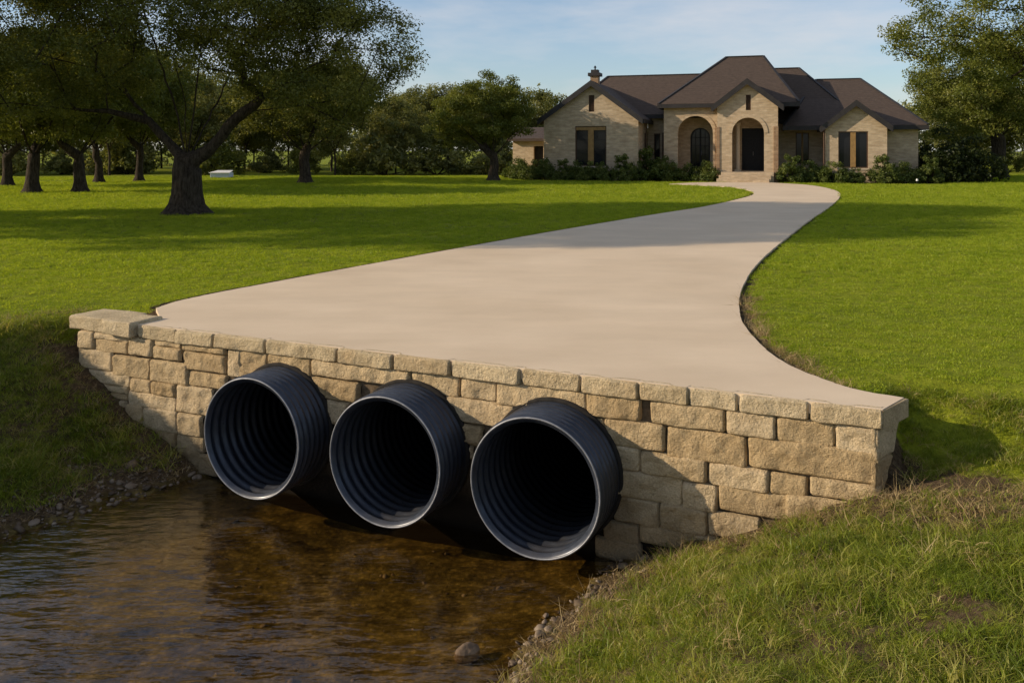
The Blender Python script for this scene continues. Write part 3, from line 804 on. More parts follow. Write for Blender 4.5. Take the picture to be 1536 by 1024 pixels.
def rock(name, loc, size, rz, seed, label):
    bm = bmesh.new(); bmesh.ops.create_icosphere(bm, subdivisions=4, radius=1)
    for v in bm.verts:
        n = 1+.25*mnoise.noise(v.co*1.1+Vector((seed, 3, 0)))+.05*mnoise.noise(v.co*4+Vector((seed, 0, 0)))
        v.co = Vector((v.co.x*size[0]*n, v.co.y*size[1]*n, v.co.z*size[2]*n))
    me = bpy.data.meshes.new(name); bm.to_mesh(me); bm.free()
    o = link(name, me, M["rock"], None, True); o.location = loc; o.rotation_euler = (0, 0, rz)
    return tag(o, label, "rock")
rock("rock", (-.30, 5.72, -1.47), (.085, .065, .06), .4, 1, "rounded brown rock at the water edge below the right bank")
rock("rock", (-3.78, 8.62, float(terrain(np.array([-3.78]), np.array([8.62]))[0])+.015), (.06, .05, .04), .9, 5, "small pale rock on the gravel of the shaded left bank")

# ------------------------------------------------------------------ trees
def leaf_cloud(C, per, spread, size, seed, flat=.6, up=.5, aspect=.5, tint_by_cluster=.6):
    r = np.random.default_rng(seed); C = np.asarray(C, float); n = len(C)*per
    sp = np.repeat(np.asarray(spread)*np.ones(len(C)), per)
    d = r.normal(0, 1, (n, 3)); d /= np.linalg.norm(d, axis=1)[:, None]
    rad = r.random(n)**.55
    p = np.repeat(C, per, 0)+d*(rad*sp)[:, None]*np.array([1, 1, flat])
    nrm = r.normal(0, 1, (n, 3)); nrm[:, 2] += up*1.6; nrm += d*.6; nrm /= np.linalg.norm(nrm, axis=1)[:, None]
    t = np.cross(nrm, r.normal(0, 1, (n, 3))); t /= np.linalg.norm(t, axis=1)[:, None]+1e-9
    b = np.cross(nrm, t); L = size*r.uniform(.65, 1.35, n)[:, None]; W = L*aspect
    V = np.stack([p-t*L/2, p+b*W/2+t*L*.05, p+t*L/2, p-b*W/2+t*L*.05], 1).reshape(-1, 3)
    F = np.arange(n*4).reshape(-1, 4)
    ct = np.repeat(r.random(len(C)), per)
    return V, F, tint_by_cluster*ct+(1-tint_by_cluster)*r.random(n)

def grow(limbs, A, r_tip=.011, e=2.25, step=.45, seed=1, sag=.12):
    """limbs: list of (parent index or None, points) ; A: twig points. Returns nodes, parents, radii."""
    r = np.random.default_rng(seed); nodes = []; par = []
    start = {}
    for li, (p_at, pts) in enumerate(limbs):
        prev = -1 if p_at is None else start[p_at[0]][p_at[1]]
        ids = []
        for k, p in enumerate(pts):
            if k and np.linalg.norm(np.subtract(p, pts[k-1])) > step*1.4:
                a, b = np.array(pts[k-1], float), np.array(p, float); m = int(np.linalg.norm(b-a)/step)
                for j in range(1, m+1):
                    q = a+(b-a)*j/(m+1)+r.normal(0, .03, 3); nodes.append(q); par.append(prev); prev = len(nodes)-1
            nodes.append(np.array(p, float)); par.append(prev); prev = len(nodes)-1; ids.append(prev)
        start[li] = ids
    base = np.array(nodes[0]); lo = max(3, len(start[0])-1)
    A = sorted([np.array(a) for a in A], key=lambda a: np.linalg.norm(a-np.array(nodes[start[0][-1]])))
    arr = np.array(nodes); n_trunk = start[0][-1]
    for a in A:
        d = np.linalg.norm(arr-a, axis=1); d[:n_trunk] += 3; d += (arr[:, 2] > a[2]+.3)*.6
        i = int(np.argmin(d)); L = np.linalg.norm(arr[i]-a); m = max(1, int(L/step)); prev = i; p0 = arr[i]; new = []
        for j in range(1, m+1):
            t = j/m; q = p0+(a-p0)*t+np.array([0, 0, sag*L*math.sin(math.pi*t)])+(r.normal(0, .05, 3) if j < m else 0)
            new.append(q); par.append(prev); prev = len(arr)+len(new)-1
        arr = np.vstack([arr, new])
    n = len(arr); acc = np.zeros(n); par = np.array(par); kids = [[] for _ in range(n)]
    for i in range(n):
        if par[i] >= 0: kids[par[i]].append(i)
    rad = np.zeros(n)
    for i in range(n-1, -1, -1):
        if not kids[i]: rad[i] = r_tip
        else: rad[i] = (sum(rad[k]**e for k in kids[i]))**(1/e)
    return arr, par, rad, kids

def branch_mesh(name, arr, par, rad, kids, sides=7):
    V, F = [], []; n = len(arr)
    roots = [i for i in range(n) if par[i] < 0]; stack = [(i, None) for i in roots]
    while stack:
        i, frm = stack.pop()
        chain = [] if frm is None else [frm]; j = i
        while True:
            chain.append(j)
            ks = sorted(kids[j], key=lambda k: -rad[k])
            for k in ks[1:]: stack.append((k, j))
            if not ks: break
            j = ks[0]
        P = arr[chain]; Rr = rad[chain].copy()
        if frm is not None: Rr[0] = Rr[1]*1.05
        sd = sides if Rr.max() > .06 else (5 if Rr.max() > .025 else 3)
        if Rr.max() > .3: sd = 18
        t = np.gradient(P, axis=0); t /= np.linalg.norm(t, axis=1)[:, None]+1e-9
        ref = np.array([1, 0, 0.]) if abs(t[0][0]) < .8 else np.array([0, 1, 0.]); base = len(V)
        for k in range(len(P)):
            s = np.cross(t[k], ref); s /= np.linalg.norm(s)+1e-9; ref = np.cross(s, t[k]); u = ref
            for a in range(sd):
                an = 2*math.pi*a/sd; rr = Rr[k]
                if sd == 18: rr *= 1+.10*mnoise.noise((math.cos(an)*1.6, math.sin(an)*1.6, P[k][2]*.9))
                V.append(P[k]+(s*math.cos(an)+u*math.sin(an))*rr)
        for k in range(len(P)-1):
            for a in range(sd):
                b = (a+1) % sd; F.append((base+k*sd+a, base+k*sd+b, base+(k+1)*sd+b, base+(k+1)*sd+a))
    return mesh_np(name, np.array(V), F)

def envelope(lobes, n, seed, zmin, shell=.5):
    r = np.random.default_rng(seed); out = []
    w = np.array([l[1][0]*l[1][1]*l[1][2] for l in lobes])**.8; w /= w.sum()
    while len(out) < n:
        c, rd = lobes[r.choice(len(lobes), p=w)]
        d = r.normal(0, 1, 3); d /= np.linalg.norm(d); p = np.array(c)+d*np.array(rd)*(shell+(1-shell)*r.random()**.6)
        if p[2] > zmin+.35*mnoise.noise((p[0]*.8, p[1]*.8, seed)): out.append(p)
    return np.array(out)

def make_tree(name, loc, label, group, limbs, lobes, n, per, spread, leaf, leafmat, seed, zmin, trunk_r=None, shell=.45, rz=0, sides=7, flat=.6, sag=.12, flare=True, window=False):
    t = empty(name, loc, rz, label, "tree", group)
    A = envelope(lobes, n, seed, zmin, shell)
    if window:   # open space under the limbs, where the photo shows them bare
        A = A[~((np.abs(A[:, 0]-.2) < 2.9) & (A[:, 2] < 4.3-.35*np.abs(A[:, 0]-.2)) & (A[:, 1] < 2.0))]
    arr, par, rad, kids = grow(limbs, A, seed=seed, sag=sag)
    if trunk_r:
        k = trunk_r/rad[0]; rad = np.where(rad > .05, rad*(1+(k-1)*smoothstep(rad, .02, rad[0]*.85)), rad)
        if flare: rad = rad*np.where((arr[:, 2] < 1.0) & (np.hypot(arr[:, 0], arr[:, 1]) < 1), 1+1.0*np.exp(-np.maximum(arr[:, 2], 0)/.2), 1)
    if window: rad = rad*(1-.36*smoothstep(arr[:, 2], 1.5, 2.1)*(rad > .03))
    bmsh = branch_mesh("trunk", arr, par, rad, kids, sides)
    link("trunk", bmsh, M["bark"], t, True)
    V, F, T = leaf_cloud(A, per, spread, leaf, seed+1, flat)
    link("crown", mesh_np("crown", V, F, T), leafmat, t)
    return t

def copy_tree(src, loc, rz, scl, label, group):
    t = src.copy(); COL.objects.link(t); t.location = loc; t.rotation_euler = (0, 0, rz); t.scale = scl
    tag(t, label, "tree", group)
    for ch in src.children:
        c = ch.copy(); COL.objects.link(c); c.parent = t
    return t

# the big oak
HERO = [(None, [(0,0,-.05),(0,0,.12),(0,0,.3),(.01,0,.6),(.0,0,.95),(-.01,0,1.3),(0,0,1.55)]),
        ((0, 6), [(-.22,.05,1.72),(-.55,.15,2.05),(-.9,.2,2.4),(-1.25,.3,2.75),(-1.9,.4,3.5),(-2.6,.5,4.6),(-3.3,.6,5.8)]),
        ((1, 3), [(-2.2,-.3,3.02),(-3.4,-.5,3.1),(-4.8,-.6,3.25)]),
        ((1, 4), [(-2.8,.2,4.3),(-4.4,.2,4.7),(-5.8,.1,5.0)]),
        ((0, 6), [(.03,.15,2.2),(.06,.3,2.8),(.1,.5,3.8),(.2,.6,5.2),(.3,.6,6.8)]),
        ((0, 6), [(-.1,-.1,2.1),(-.25,-.3,3.2),(-.6,-.6,4.5),(-1.0,-.8,6.1)]),
        ((0, 6), [(.25,-.05,1.62),(.6,-.1,1.82),(1.1,-.2,2.3),(1.8,-.3,3.0),(2.6,-.4,3.6),(3.6,-.5,4.2),(5.0,-.5,4.8)]),
        ((6, 3), [(2.9,.3,3.15),(4.2,.6,3.4),(5.2,.6,3.5)]),
        ((0, 6), [(.2,.5,2.3),(.4,1.4,3.3),(.5,2.4,4.4)]),
        ((0, 6), [(.15,-.45,2.2),(.5,-1.5,3.3),(.6,-2.6,4.4)])]
HL = [((0,-.3,5.4),(5.6,4.2,3.0)), ((4.1,-.6,4.7),(2.8,2.9,2.1)), ((-4.6,-.2,5.0),(3.4,3.2,2.4)), ((0,-.4,7.0),(4.6,4.0,2.4)), ((3.2,-.5,6.6),(2.6,2.8,1.7)), ((-3.2,0,7.0),(3,3,1.8))]
make_tree("oak_tree", (-9.6, 25.6, -.04), "largest oak, dark spreading crown and thick forked trunk on the left lawn", None,
          HERO, HL, 800, 320, .62, .082, M["oak_leaf"], 11, 2.6, .41, .55, sides=10, window=True)

def gen_limbs(seed, h, k, reach, rise, r0=0):
    r = np.random.default_rng(seed)
    L = [(None, [(0,0,-.05),(0,0,.2),(0,0,.5),(r.normal(0,.04),r.normal(0,.04),h*.6),(r.normal(0,.06),r.normal(0,.06),h)])]
    a0 = r.uniform(0, 6.28)
    for i in range(k):
        a = a0+2*math.pi*i/k+r.normal(0, .25); q = r.uniform(.6, 1.1); up = rise*r.uniform(.7, 1.2); pts = []
        for t in (.25, .55, 1):
            rr = reach*q*t**.85; pts.append((rr*math.cos(a), rr*math.sin(a), h+up*t))
        L.append(((0, 4), pts))
    return L
make_tree("tree", (-1.13, 52.3, -.04), "round olive green tree with forked trunk just left of the house", None,
          gen_limbs(3, 1.5, 6, 2.2, 2.6), [((-.7,0,4.2),(3.0,2.8,2.0)),((-.4,0,5.0),(2.4,2.4,1.6)),((-2.5,0,3.4),(1.6,1.6,1.3)),((1.0,0,3.8),(1.5,1.6,1.3))], 320, 190, .48, .115, M["near_leaf"], 21, 1.7, .27, .4)
make_tree("tree", (-11.5, 48.2, -.04), "dark tree with short straight trunk seen below the right side of the big oak", None,
          gen_limbs(5, 1.7, 6, 2.6, 2.6), [((0,0,4.6),(4.4,3.8,2.2)),((1.5,0,5.4),(3.0,3,1.6))], 330, 170, .60, .135, M["oak_leaf"], 22, 1.9, .28, .35)
make_tree("tree", (32.2, 57.3, -.04), "broad olive tree with a dark trunk on the lawn right of the house", None,
          gen_limbs(8, 2.6, 6, 3.0, 3.6), [((0,0,6.2),(6.0,5,3.5)),((-2.4,0,4.8),(3.6,3.5,2.6)),((2,0,8),(4,4,2.4))], 360, 220, .74, .15, M["near_leaf"], 23, 2.6, .42, .3)
NEAR = [(None, [(0,0,-.05),(0,0,.3),(0,0,.8),(.02,0,1.6),(0,0,2.4)]),
        ((0, 4), [(-.7,.2,3.3),(-1.8,.4,4.3),(-3.0,.5,5.0),(-4.4,.4,5.3),(-5.8,.2,5.2)]),
        ((0, 4), [(.4,.6,3.6),(1.0,1.2,5.2),(1.4,1.6,7)]), ((0, 4), [(1,-.5,3.6),(2.5,-1,5),(4,-1.2,6)]), ((0, 4), [(-.3,-.6,4),(-.6,-1.4,6),(-1,-1.8,7.6)])]
make_tree("tree", (17.6, 25.5, -.04), "nearer leafy tree hanging its branches in from the upper right corner", None,
          NEAR, [((0,0,6.4),(4.6,3.6,2.6)),((-3.6,.3,5.7),(3.1,2.0,1.3)),((-5.6,.2,5.0),(1.3,1.2,.7)),((-2.3,0,4.6),(1.9,1.5,1.0))], 360, 190, .46, .082, M["near_leaf"], 24, 3.3, .34, .3)
# kinds for the rest
LT = make_tree("tree", (-21.2, 38.3, -.04), "gnarled dark tree near the left edge, closest trunk of the row behind the big oak", None,
          gen_limbs(12, 1.6, 5, 2.8, 2.8), [((0,0,4.8),(4.6,4.2,2.5)),((-1.5,0,5.6),(3.2,3,1.9))], 300, 160, .64, .145, M["tree_leaf"], 25, 1.9, .25, .35)
copy_tree(LT, (-19.4, 38.9, -.04), 2.1, (.95, .95, 1.0), "gnarled dark tree with low forks, second trunk from the left edge row", None)
LT2 = make_tree("tree", (-24.4, 51.2, -.04), "slimmer tree with foliage low on the trunk, third of the row left of the oak", None,
          gen_limbs(14, 1.8, 4, 2.4, 3.0), [((0,0,5.0),(4.0,3.8,2.6))], 260, 160, .64, .15, M["tree_leaf"], 26, 2.1, .20, .35)
copy_tree(LT2, (-22.8, 53.0, -.04), 1.2, (1, 1, 1.1), "slim leaning tree right behind the trunk of the big oak on its left", None)
copy_tree(LT, (-26.2, 45.0, -.04), 4.0, (.9, .9, .95), "dark tree cut by the left edge of the picture, its trunk at the lawn edge", None)
# two trees out of frame to the left throw the long shadows on the lawn
copy_tree(LT, (-20.0, 18.9, -.04), .7, (1.2, .85, 1.65), "full tree on the left lawn beyond the picture edge, nearer than the oak", "trees left of the picture")
copy_tree(LT2, (-29.0, 22.5, -.04), 2.9, (1.3, 1.0, 1.5), "tall tree far out on the left lawn beyond the picture edge", "trees left of the picture")

# woodland behind the lawn
WK = []
def wood_kind(seed, rx, rz, n, per):
    src = []
    L = gen_limbs(seed, 1.8, 5, rx*.5, rz*1.1)
    A = envelope([((0,0,2.2+rz),(rx,rx,rz)),((rx*.3,0,2.6+rz*1.3),(rx*.7,rx*.7,rz*.8)),((-rx*.3,0,1.4+rz*.7),(rx*.8,rx*.8,rz*.7))], n, seed, 1.0, .3)
    arr, par, rad, kids = grow(L, A, r_tip=.014, seed=seed)
    V, F, T = leaf_cloud(A, per, .75, .19, seed+2, .7)
    tm, cm = branch_mesh("trunk", arr, par, rad, kids, 6), mesh_np("crown", V, F, T)
    tm.materials.append(M["bark"]); cm.materials.append(M["wood_leaf"]); return tm, cm
kinds = [wood_kind(40, 3.4, 2.4, 140, 170), wood_kind(43, 2.8, 2.8, 130, 170), wood_kind(47, 3.8, 2.2, 150, 170)]
rw = np.random.default_rng(77)
spots = [(x, 66+rw.uniform(-3, 16)) for x in np.arange(-56, 0, 3.6)] + [(x, 82+rw.uniform(0, 10)) for x in np.arange(-60, 6, 5.2)]
spots_r = [(x, 72+rw.uniform(0, 18)) for x in np.arange(33, 66, 4.0)]
for side, sp in (("left", spots), ("right", spots_r)):
    for i, (x, y) in enumerate(sp):
        x += rw.uniform(-1.3, 1.3); k = kinds[int(rw.integers(0, 3))]; s = rw.uniform(.85, 1.2)
        lab = ("olive woodland tree in the far tree line behind the left lawn" if side == "left" else "olive woodland tree in the far tree line to the right of the house")
        t = empty("woodland_tree", (x, y, -.04), rw.uniform(0, 6.28), lab, "tree", "far tree line behind the left lawn" if side == "left" else "far tree line right of the house")
        t.scale = (s, s, s*rw.uniform(.9, 1.12))
        for nm, m_ in (("trunk", k[0]), ("crown", k[1])):
            o = bpy.data.objects.new(nm, m_); COL.objects.link(o); o.parent = t
# bushes at the wood's edge
def bush_kind(seed, rx, h, n, per, leaf, m_):
    r = np.random.default_rng(seed); A = []
    while len(A) < n:
        d = r.normal(0, 1, 3); d /= np.linalg.norm(d); d[2] = abs(d[2]); q = (.35+.65*r.random()**.5)
        lump = 1+.42*mnoise.noise((d[0]*2.4+seed, d[1]*2.4, d[2]*2.4)); A.append(np.array([d[0]*rx, d[1]*rx, d[2]*h])*q*lump+np.array([0, 0, .08*h]))
    A = np.array(A); V, F, T = leaf_cloud(A, per, rx*.24, leaf, seed+1, .9)
    st = MB()
    for a in A[:: max(1, n//12)]: st.tube((a[0]*.12, a[1]*.12, -.05), tuple(a), .02*rx+.006, .005, 5)
    me = bpy.data.meshes.new("stems"); me.from_pydata(st.v, [], st.f); me.materials.append(M["bark"])
    cm = mesh_np("foliage", V, F, T); cm.materials.append(m_); return me, cm
bk = [bush_kind(60, 1.7, 2.3, 60, 60, .24, M["wood_leaf"]), bush_kind(63, 2.1, 1.7, 60, 60, .24, M["wood_leaf"]), bush_kind(64, 1.8, 2.6, 60, 60, .24, M["tree_leaf"])]
def bush(name, loc, k, s, rz, label, cat, group):
    t = empty(name, loc, rz, label, cat, group); t.scale = s
    for nm, m_ in (("stems", k[0]), ("foliage", k[1])):
        o = bpy.data.objects.new(nm, m_); COL.objects.link(o); o.parent = t
    return t
for i, x in enumerate(np.arange(-52, 3, 3.3)):
    s = rw.uniform(.75, 1.35)
    bush("wild_bush", (x+rw.uniform(-1, 1), 66+rw.uniform(-1.5, 10), -.05), bk[int(rw.integers(0, 3))], (s, s, s*rw.uniform(.8, 1.3)), rw.uniform(0, 6), "wild bush in the undergrowth at the edge of the woods behind the left lawn", "bush", "wild bushes along the wood edge on the left")
for i, x in enumerate(np.arange(30, 58, 2.9)):
    s = rw.uniform(.5, .9)
    bush("wild_bush", (x+rw.uniform(-1, 1), 72+rw.uniform(0, 8), -.05), bk[int(rw.integers(0, 3))], (s, s, s), rw.uniform(0, 6), "wild bush in the undergrowth at the wood edge right of the house", "bush", "wild bushes along the wood edge on the right")
# the wood beyond reads as one mass
A = []
for x0, x1, y0, y1, h in ((-130, 20, 96, 112, 7.0), (20, 130, 100, 118, 7.5)):
    n = 900
    xx = rw.uniform(x0, x1, n); yy = rw.uniform(y0, y1, n); hh = h*(1+.25*vnoise(xx, yy*0, .12, 5, 2)); A.append(np.c_[xx, yy, rw.random(n)**.8*hh+.4])
V, F, T = leaf_cloud(np.vstack(A), 45, 1.5, .55, 88, .8)
o = link("distant_woodland", mesh_np("distant_woodland", V, F, T), M["far_leaf"]); tag(o, "unbroken dark woods closing the horizon behind the lawn", "woods", kind="stuff")

# ------------------------------------------------------------------ house (local x along the front, y into the house)
H = empty("stone_house", HOUSE_O, HROT, "one-storey tan stone house with dark hipped roofs and arched entry", "house")
def panel(name, outline, holes, y, t, matl, parent=H, axis_="x", rev=1):
    """upright wall in a plane y=const (or x=const) with openings, t thick going inwards (rev)"""
    polys = [[Vector((a, 0, z)) for a, z in outline]]+[[Vector((a, 0, z)) for a, z in h] for h in holes]
    flat = [p for q in polys for p in q]; tris = tessellate_polygon(polys); n = len(flat)
    vs = [(p.x, 0, p.z) for p in flat]+[(p.x, t, p.z) for p in flat]
    fs = list(tris)+[tuple(i+n for i in reversed(q)) for q in tris]; k = 0
    for q in polys:
        m = len(q)
        fs += [(k+i, k+(i+1) % m, k+(i+1) % m+n, k+i+n) for i in range(m)]; k += m
    vs = [((a, y+b, z) if axis_ == "x" else (y-b*rev, a, z)) for a, b, z in vs]
    return MB().add(vs, fs).build(name, matl, parent)
def arch(u0, u1, z0, zs, n=18):
    r = (u1-u0)/2; c = (u0+u1)/2
    return [(u0, z0), (u1, z0)]+[(c+r*math.cos(a), zs+r*math.sin(a)) for a in np.linspace(0, math.pi, n)]
def rect(u0, u1, z0, z1): return [(u0, z0), (u1, z0), (u1, z1), (u0, z1)]
BR = M["brick"]
# left wing
panel("wall", [(-12.3,-.1),(-6.4,-.1),(-6.4,3.95),(-9.25,5.92),(-12.3,3.82)], [rect(-10.3,-8.35,.85,3.3), rect(-9.45,-9.1,4.18,5.2)], 0, .25, BR)
panel("wall", rect(.251,4.0,-.1,3.95), [], -6.4, .25, BR, axis_="y")
panel("wall", rect(.251,7.0,-.1,3.8), [], -12.3, .25, BR, axis_="y", rev=-1)
panel("wall", rect(-6.39,-5.06,-.1,4.2), [rect(-6.0,-5.6,.9,2.9)], 4.0, .25, BR)
panel("wall", rect(1.751,4.0,-.1,4.6), [], -5.05, .25, BR, axis_="y", rev=-1)
# porch
panel("wall", rect(-5.05,-1.76,-.1,4.66), [arch(-4.2,-2.1,.0,2.86)], 1.5, .25, BR)
panel("wall", rect(-5.0,-1.5,-.1,4.6), [arch(-3.62,-2.4,.55,2.62)], 3.4, .25, BR)
# entry
panel("wall", [(-1.75,-.1),(1.67,-.1),(1.67,4.55),(-.04,5.78),(-1.75,4.55)], [arch(-.9,.9,.55,2.82), rect(-.12,.16,4.15,5.05)], 0, .3, BR)
panel("wall", rect(.301,4.0,-.1,4.55), [], 1.67, .25, BR, axis_="y")
panel("wall", rect(.301,1.499,-.1,4.55), [], -1.75, .25, BR, axis_="y", rev=-1)
panel("wall", rect(-1.5,1.42,.4,4.4), [rect(-.42,.95,.6,3.15)], 2.1, .2, BR)
# recess and right wing
panel("wall", rect(1.68,4.4,-.1,3.75), [rect(2.72,3.5,1.0,2.9)], 4.0, .25, BR)
panel("wall", [(4.3,-.1),(7.6,-.1),(7.6,3.3),(5.95,4.5),(4.3,3.3)], [rect(5.0,6.6,.8,2.9)], 1.0, .25, BR)
panel("wall", rect(1.251,4.0,-.1,3.3), [], 4.3, .25, BR, axis_="y", rev=-1)
panel("wall", rect(1.251,2.299,-.1,3.3), [], 7.6, .25, BR, axis_="y")
panel("wall", rect(7.36,9.4,-.1,3.25), [], 2.3, .25, BR)
panel("wall", rect(2.551,13,-.1,3.25), [], 9.4, .25, BR, axis_="y")
# low wing behind on the left
panel("wall", rect(-16.0,-12.6,-.1,2.5), [rect(-14.5,-13.8,.1,2.1)], 5.5, .25, BR)
panel("wall", rect(5.751,9,-.1,2.5), [], -16.0, .25, BR, axis_="y", rev=-1)
# back of the house
panel("wall", rect(-16.0,9.4,-.1,3.2), [], 13.0, .25, BR)
# rough darker brick piers at the arches
for a, b, y0 in ((-1.98,-1.77,1.38),(1.42,1.70,-.06),(-1.79,-1.60,-.05)):
    MB().box((a, y0, -.1), (b, y0+.3 if y0 > 1 else y0+.2, 3.2)).build("pier", M["brick_dark"], H, .015)
# roofs
def roof(name, polys, t=.16, mt=None):
    mb = MB()
    for p in polys: mb.slab(p, t)
    return mb.build(name, mt or M["shingle"], H)
def gable(u0, u1, uc, ze, za, y0, y1, name="roof"):
    o = roof(name, [[(u0,y0,ze),(uc,y0,za),(uc,y1,za),(u0,y1,ze)], [(uc+.001,y0,za),(u1,y0,ze),(u1,y1,ze),(uc+.001,y1,za)]])
    fb = MB(); d = .02
    for a, b in (((u0,ze),(uc,za)),((uc,za),(u1,ze))):
        fb.add([(a[0],y0-.05,a[1]+d),(b[0],y0-.05,b[1]+d),(b[0],y0-.05,b[1]-.34),(a[0],y0-.05,a[1]-.34),
                (a[0],y0+.04,a[1]+d),(b[0],y0+.04,b[1]+d),(b[0],y0+.04,b[1]-.34),(a[0],y0+.04,a[1]-.34)],
               [(0,1,2,3),(7,6,5,4),(0,4,5,1),(3,2,6,7),(0,3,7,4),(1,5,6,2)])
    for u, sg in ((u0, -1), (u1, 1)): fb.box((u-.05, y0+.05, ze-.25), (u+.05, y1, ze-.03))
    fb.build("fascia", M["fascia"], o); return o
def hip(u0, u1, y0, y1, ze, r0, r1, zr, yr=None):
    yr = (y0+y1)/2 if yr is None else yr
    a, b, c, d = (u0,y0,ze),(u1,y0,ze),(u1,y1,ze),(u0,y1,ze); e, f = (r0,yr,zr),(r1,yr,zr)
    o = roof("roof", [[a,b,f,e],[b,c,f],[c,d,e,f],[d,a,e]])
    fb = MB(); k = .06
    fb.box((u0-k,y0-k,ze-.27),(u1+k,y0+k,ze-.03)); fb.box((u1-k,y0+k+.01,ze-.27),(u1+k,y1-k,ze-.03)); fb.box((u0-k,y0+k+.01,ze-.27),(u0+k,y1-k,ze-.03))
    fb.build("fascia", M["fascia"], o)
    rb = MB()
    for p, q in ((a,e),(b,f),(e,f),(c,f),(d,e)): rb.bar((p[0],p[1],p[2]+.02),(q[0],q[1],q[2]+.02),.16,.06)
    rb.build("ridge_cap", M["fascia"], o); return o
gable(-12.62,-6.08,-9.25,3.72,6.08,-.3,7.0)
gable(-2.05,1.98,-.04,4.42,5.98,-.3,3.2)
gable(4.02,7.88,5.95,3.18,4.68,.7,5.0)
hip(-12.3, 1.5, 3.45, 12.6, 4.12, -9.75, -2.6, 7.0, 8.0)      # long left roof
hip(-5.35, 2.85, 1.15, 12.0, 4.66, -1.55, .77, 7.9, 6.0)     # tall centre
hip(-1.5, 6.4, 3.55, 13.0, 3.72, 1.2, 3.0, 7.26, 8.2)        # right of centre
hip(2.0, 9.85, 1.9, 13.4, 3.28, 4.1, 6.75, 6.45, 8.0)       # right wing
roof("roof", [[(-16.3,5.1,2.62),(-12.35,5.1,2.62),(-12.35,9.2,3.5),(-16.3,9.2,3.5)]], .18)
# chimney
ch = MB().box((-9.56,1.0,5.5),(-9.06,1.55,6.45)).build("chimney", M["brick_dark"], H)
MB().box((-9.70,.88,6.45),(-8.92,1.69,6.66)).box((-9.54,1.05,6.661),(-9.08,1.52,6.86)).build("cap", M["fascia"], ch, .02)
MB().tube((-9.31,1.28,6.86),(-9.31,1.28,7.04),.05,.04).tube((-9.31,1.28,7.0),(-9.31,1.28,7.13),.10,.02).build("finial", M["iron"], ch)
# windows
def window(u0, u1, z0, z1, y, mull=(), fw=.06, trim=None, deep=.12, bars=(), parent=H):
    tr = trim or M["dark_wood"]
    mb = MB(); y0, y1 = y+deep-.05, y+deep+.03
    mb.box((u0,y0,z0),(u0+fw,y1,z1)).box((u1-fw,y0,z0),(u1,y1,z1)).box((u0+fw,y0+.002,z1-fw),(u1-fw,y1-.002,z1)).box((u0+fw,y0+.002,z0),(u1-fw,y1-.002,z0+fw))
    for z in bars: mb.box((u0+fw,y0+.01,z-.015),(u1-fw,y1-.01,z+.015))
    w_ = mb.build("window", tr, parent)
    for a, b in mull: MB().box((a,y0-.03,z0+fw),(b,y1+.01,z1-fw)).build("mullion", M["wood_trim"], w_)
    MB().box((u0+fw*.5,y1-.02,z0+.02),(u1-fw*.5,y1-.008,z1-.02)).build("pane", M["glass"], w_)
    return w_
w1 = window(-10.3,-8.35,.85,3.3,0,[(-9.5,-9.15)])
MB().box((-10.24,.06,3.05),(-8.41,.10,3.24)).build("head_rail", M["wood_trim"], w1)
for z in (1.65, 2.45): MB().box((-10.24,.105,z-.012),(-9.5,.12,z+.012)).box((-9.15,.105,z-.012),(-8.41,.12,z+.012)).build("glazing_bar", M["iron"], w1)
MB().box((-10.4,-.05,.74),(-8.25,.05,.85)).build("sill", M["sill"], w1)
w2 = window(5.0,6.6,.8,2.9,1.0,[(5.66,5.94)])
MB().box((4.92,.95,.70),(6.68,1.05,.8)).build("sill", M["sill"], w2)
window(2.72,3.5,1.0,2.9,4.0,[(3.06,3.16)])
window(-6.0,-5.6,.9,2.9,4.0)
for o_ in ((-6.38,),):   # narrow window and shutter in the recess beside the porch
    MB().box((-6.40,2.6,1.0),(-6.372,3.0,2.9)).build("shutter", M["dark_wood"], H)
    MB().box((-5.46,3.94,.95),(-5.14,3.99,2.95)).build("shutter", M["dark_wood"], H)
def louvre(u0, u1, z0, z1, y):
    mb = MB().box((u0,y+.12,z0),(u1,y+.15,z1))
    z = z0+.03
    while z < z1-.03: mb.bar((u0+.01,y+.08,z),(u1-.01,y+.08,z),.07,.02); z += .075
    mb.box((u0,y+.03,z0),(u0+.04,y+.12,z1)).box((u1-.04,y+.03,z0),(u1,y+.12,z1)).build("gable_vent", M["dark_wood"], H)
louvre(-9.45,-9.1,4.18,5.2,0); louvre(-.12,.16,4.15,5.05,0)
# arched iron door in the porch
ad = MB()
out = arch(-3.62,-2.4,.55,2.62); inn = arch(-3.54,-2.48,.63,2.62)
n = len(out); ad.add([(a,3.42,z) for a,z in out]+[(a,3.42,z) for a,z in inn]+[(a,3.52,z) for a,z in out]+[(a,3.52,z) for a,z in inn],
       [(i,(i+1)%n,(i+1)%n+n,i+n) for i in range(n)]+[(i+n,(i+1)%n+n,(i+1)%n+3*n,i+3*n) for i in range(n)]+[(i+2*n,(i+1)%n+2*n,(i+1)%n+3*n,i+3*n) for i in range(n)])
ad.box((-3.05,3.43,.63),(-2.97,3.51,3.15))
for z in (1.0, 1.55, 2.1, 2.62): ad.box((-3.52,3.44,z-.02),(-3.06,3.50,z+.02)).box((-2.96,3.44,z-.02),(-2.5,3.50,z+.02))
for u in (-3.3, -2.72): ad.box((u-.012,3.445,.63),(u+.012,3.495,3.0))
dr = ad.build("arched_door", M["iron"], H)
gl = arch(-3.56,-2.46,.6,2.62); n = len(gl)
MB().add([(a,3.53,z) for a,z in gl], [tuple(range(n))]).build("pane", M["glass"], dr)
MB().tube((-2.93,3.38,1.5),(-2.93,3.38,1.8),.015,.015,8).build("handle", M["rim"], dr)
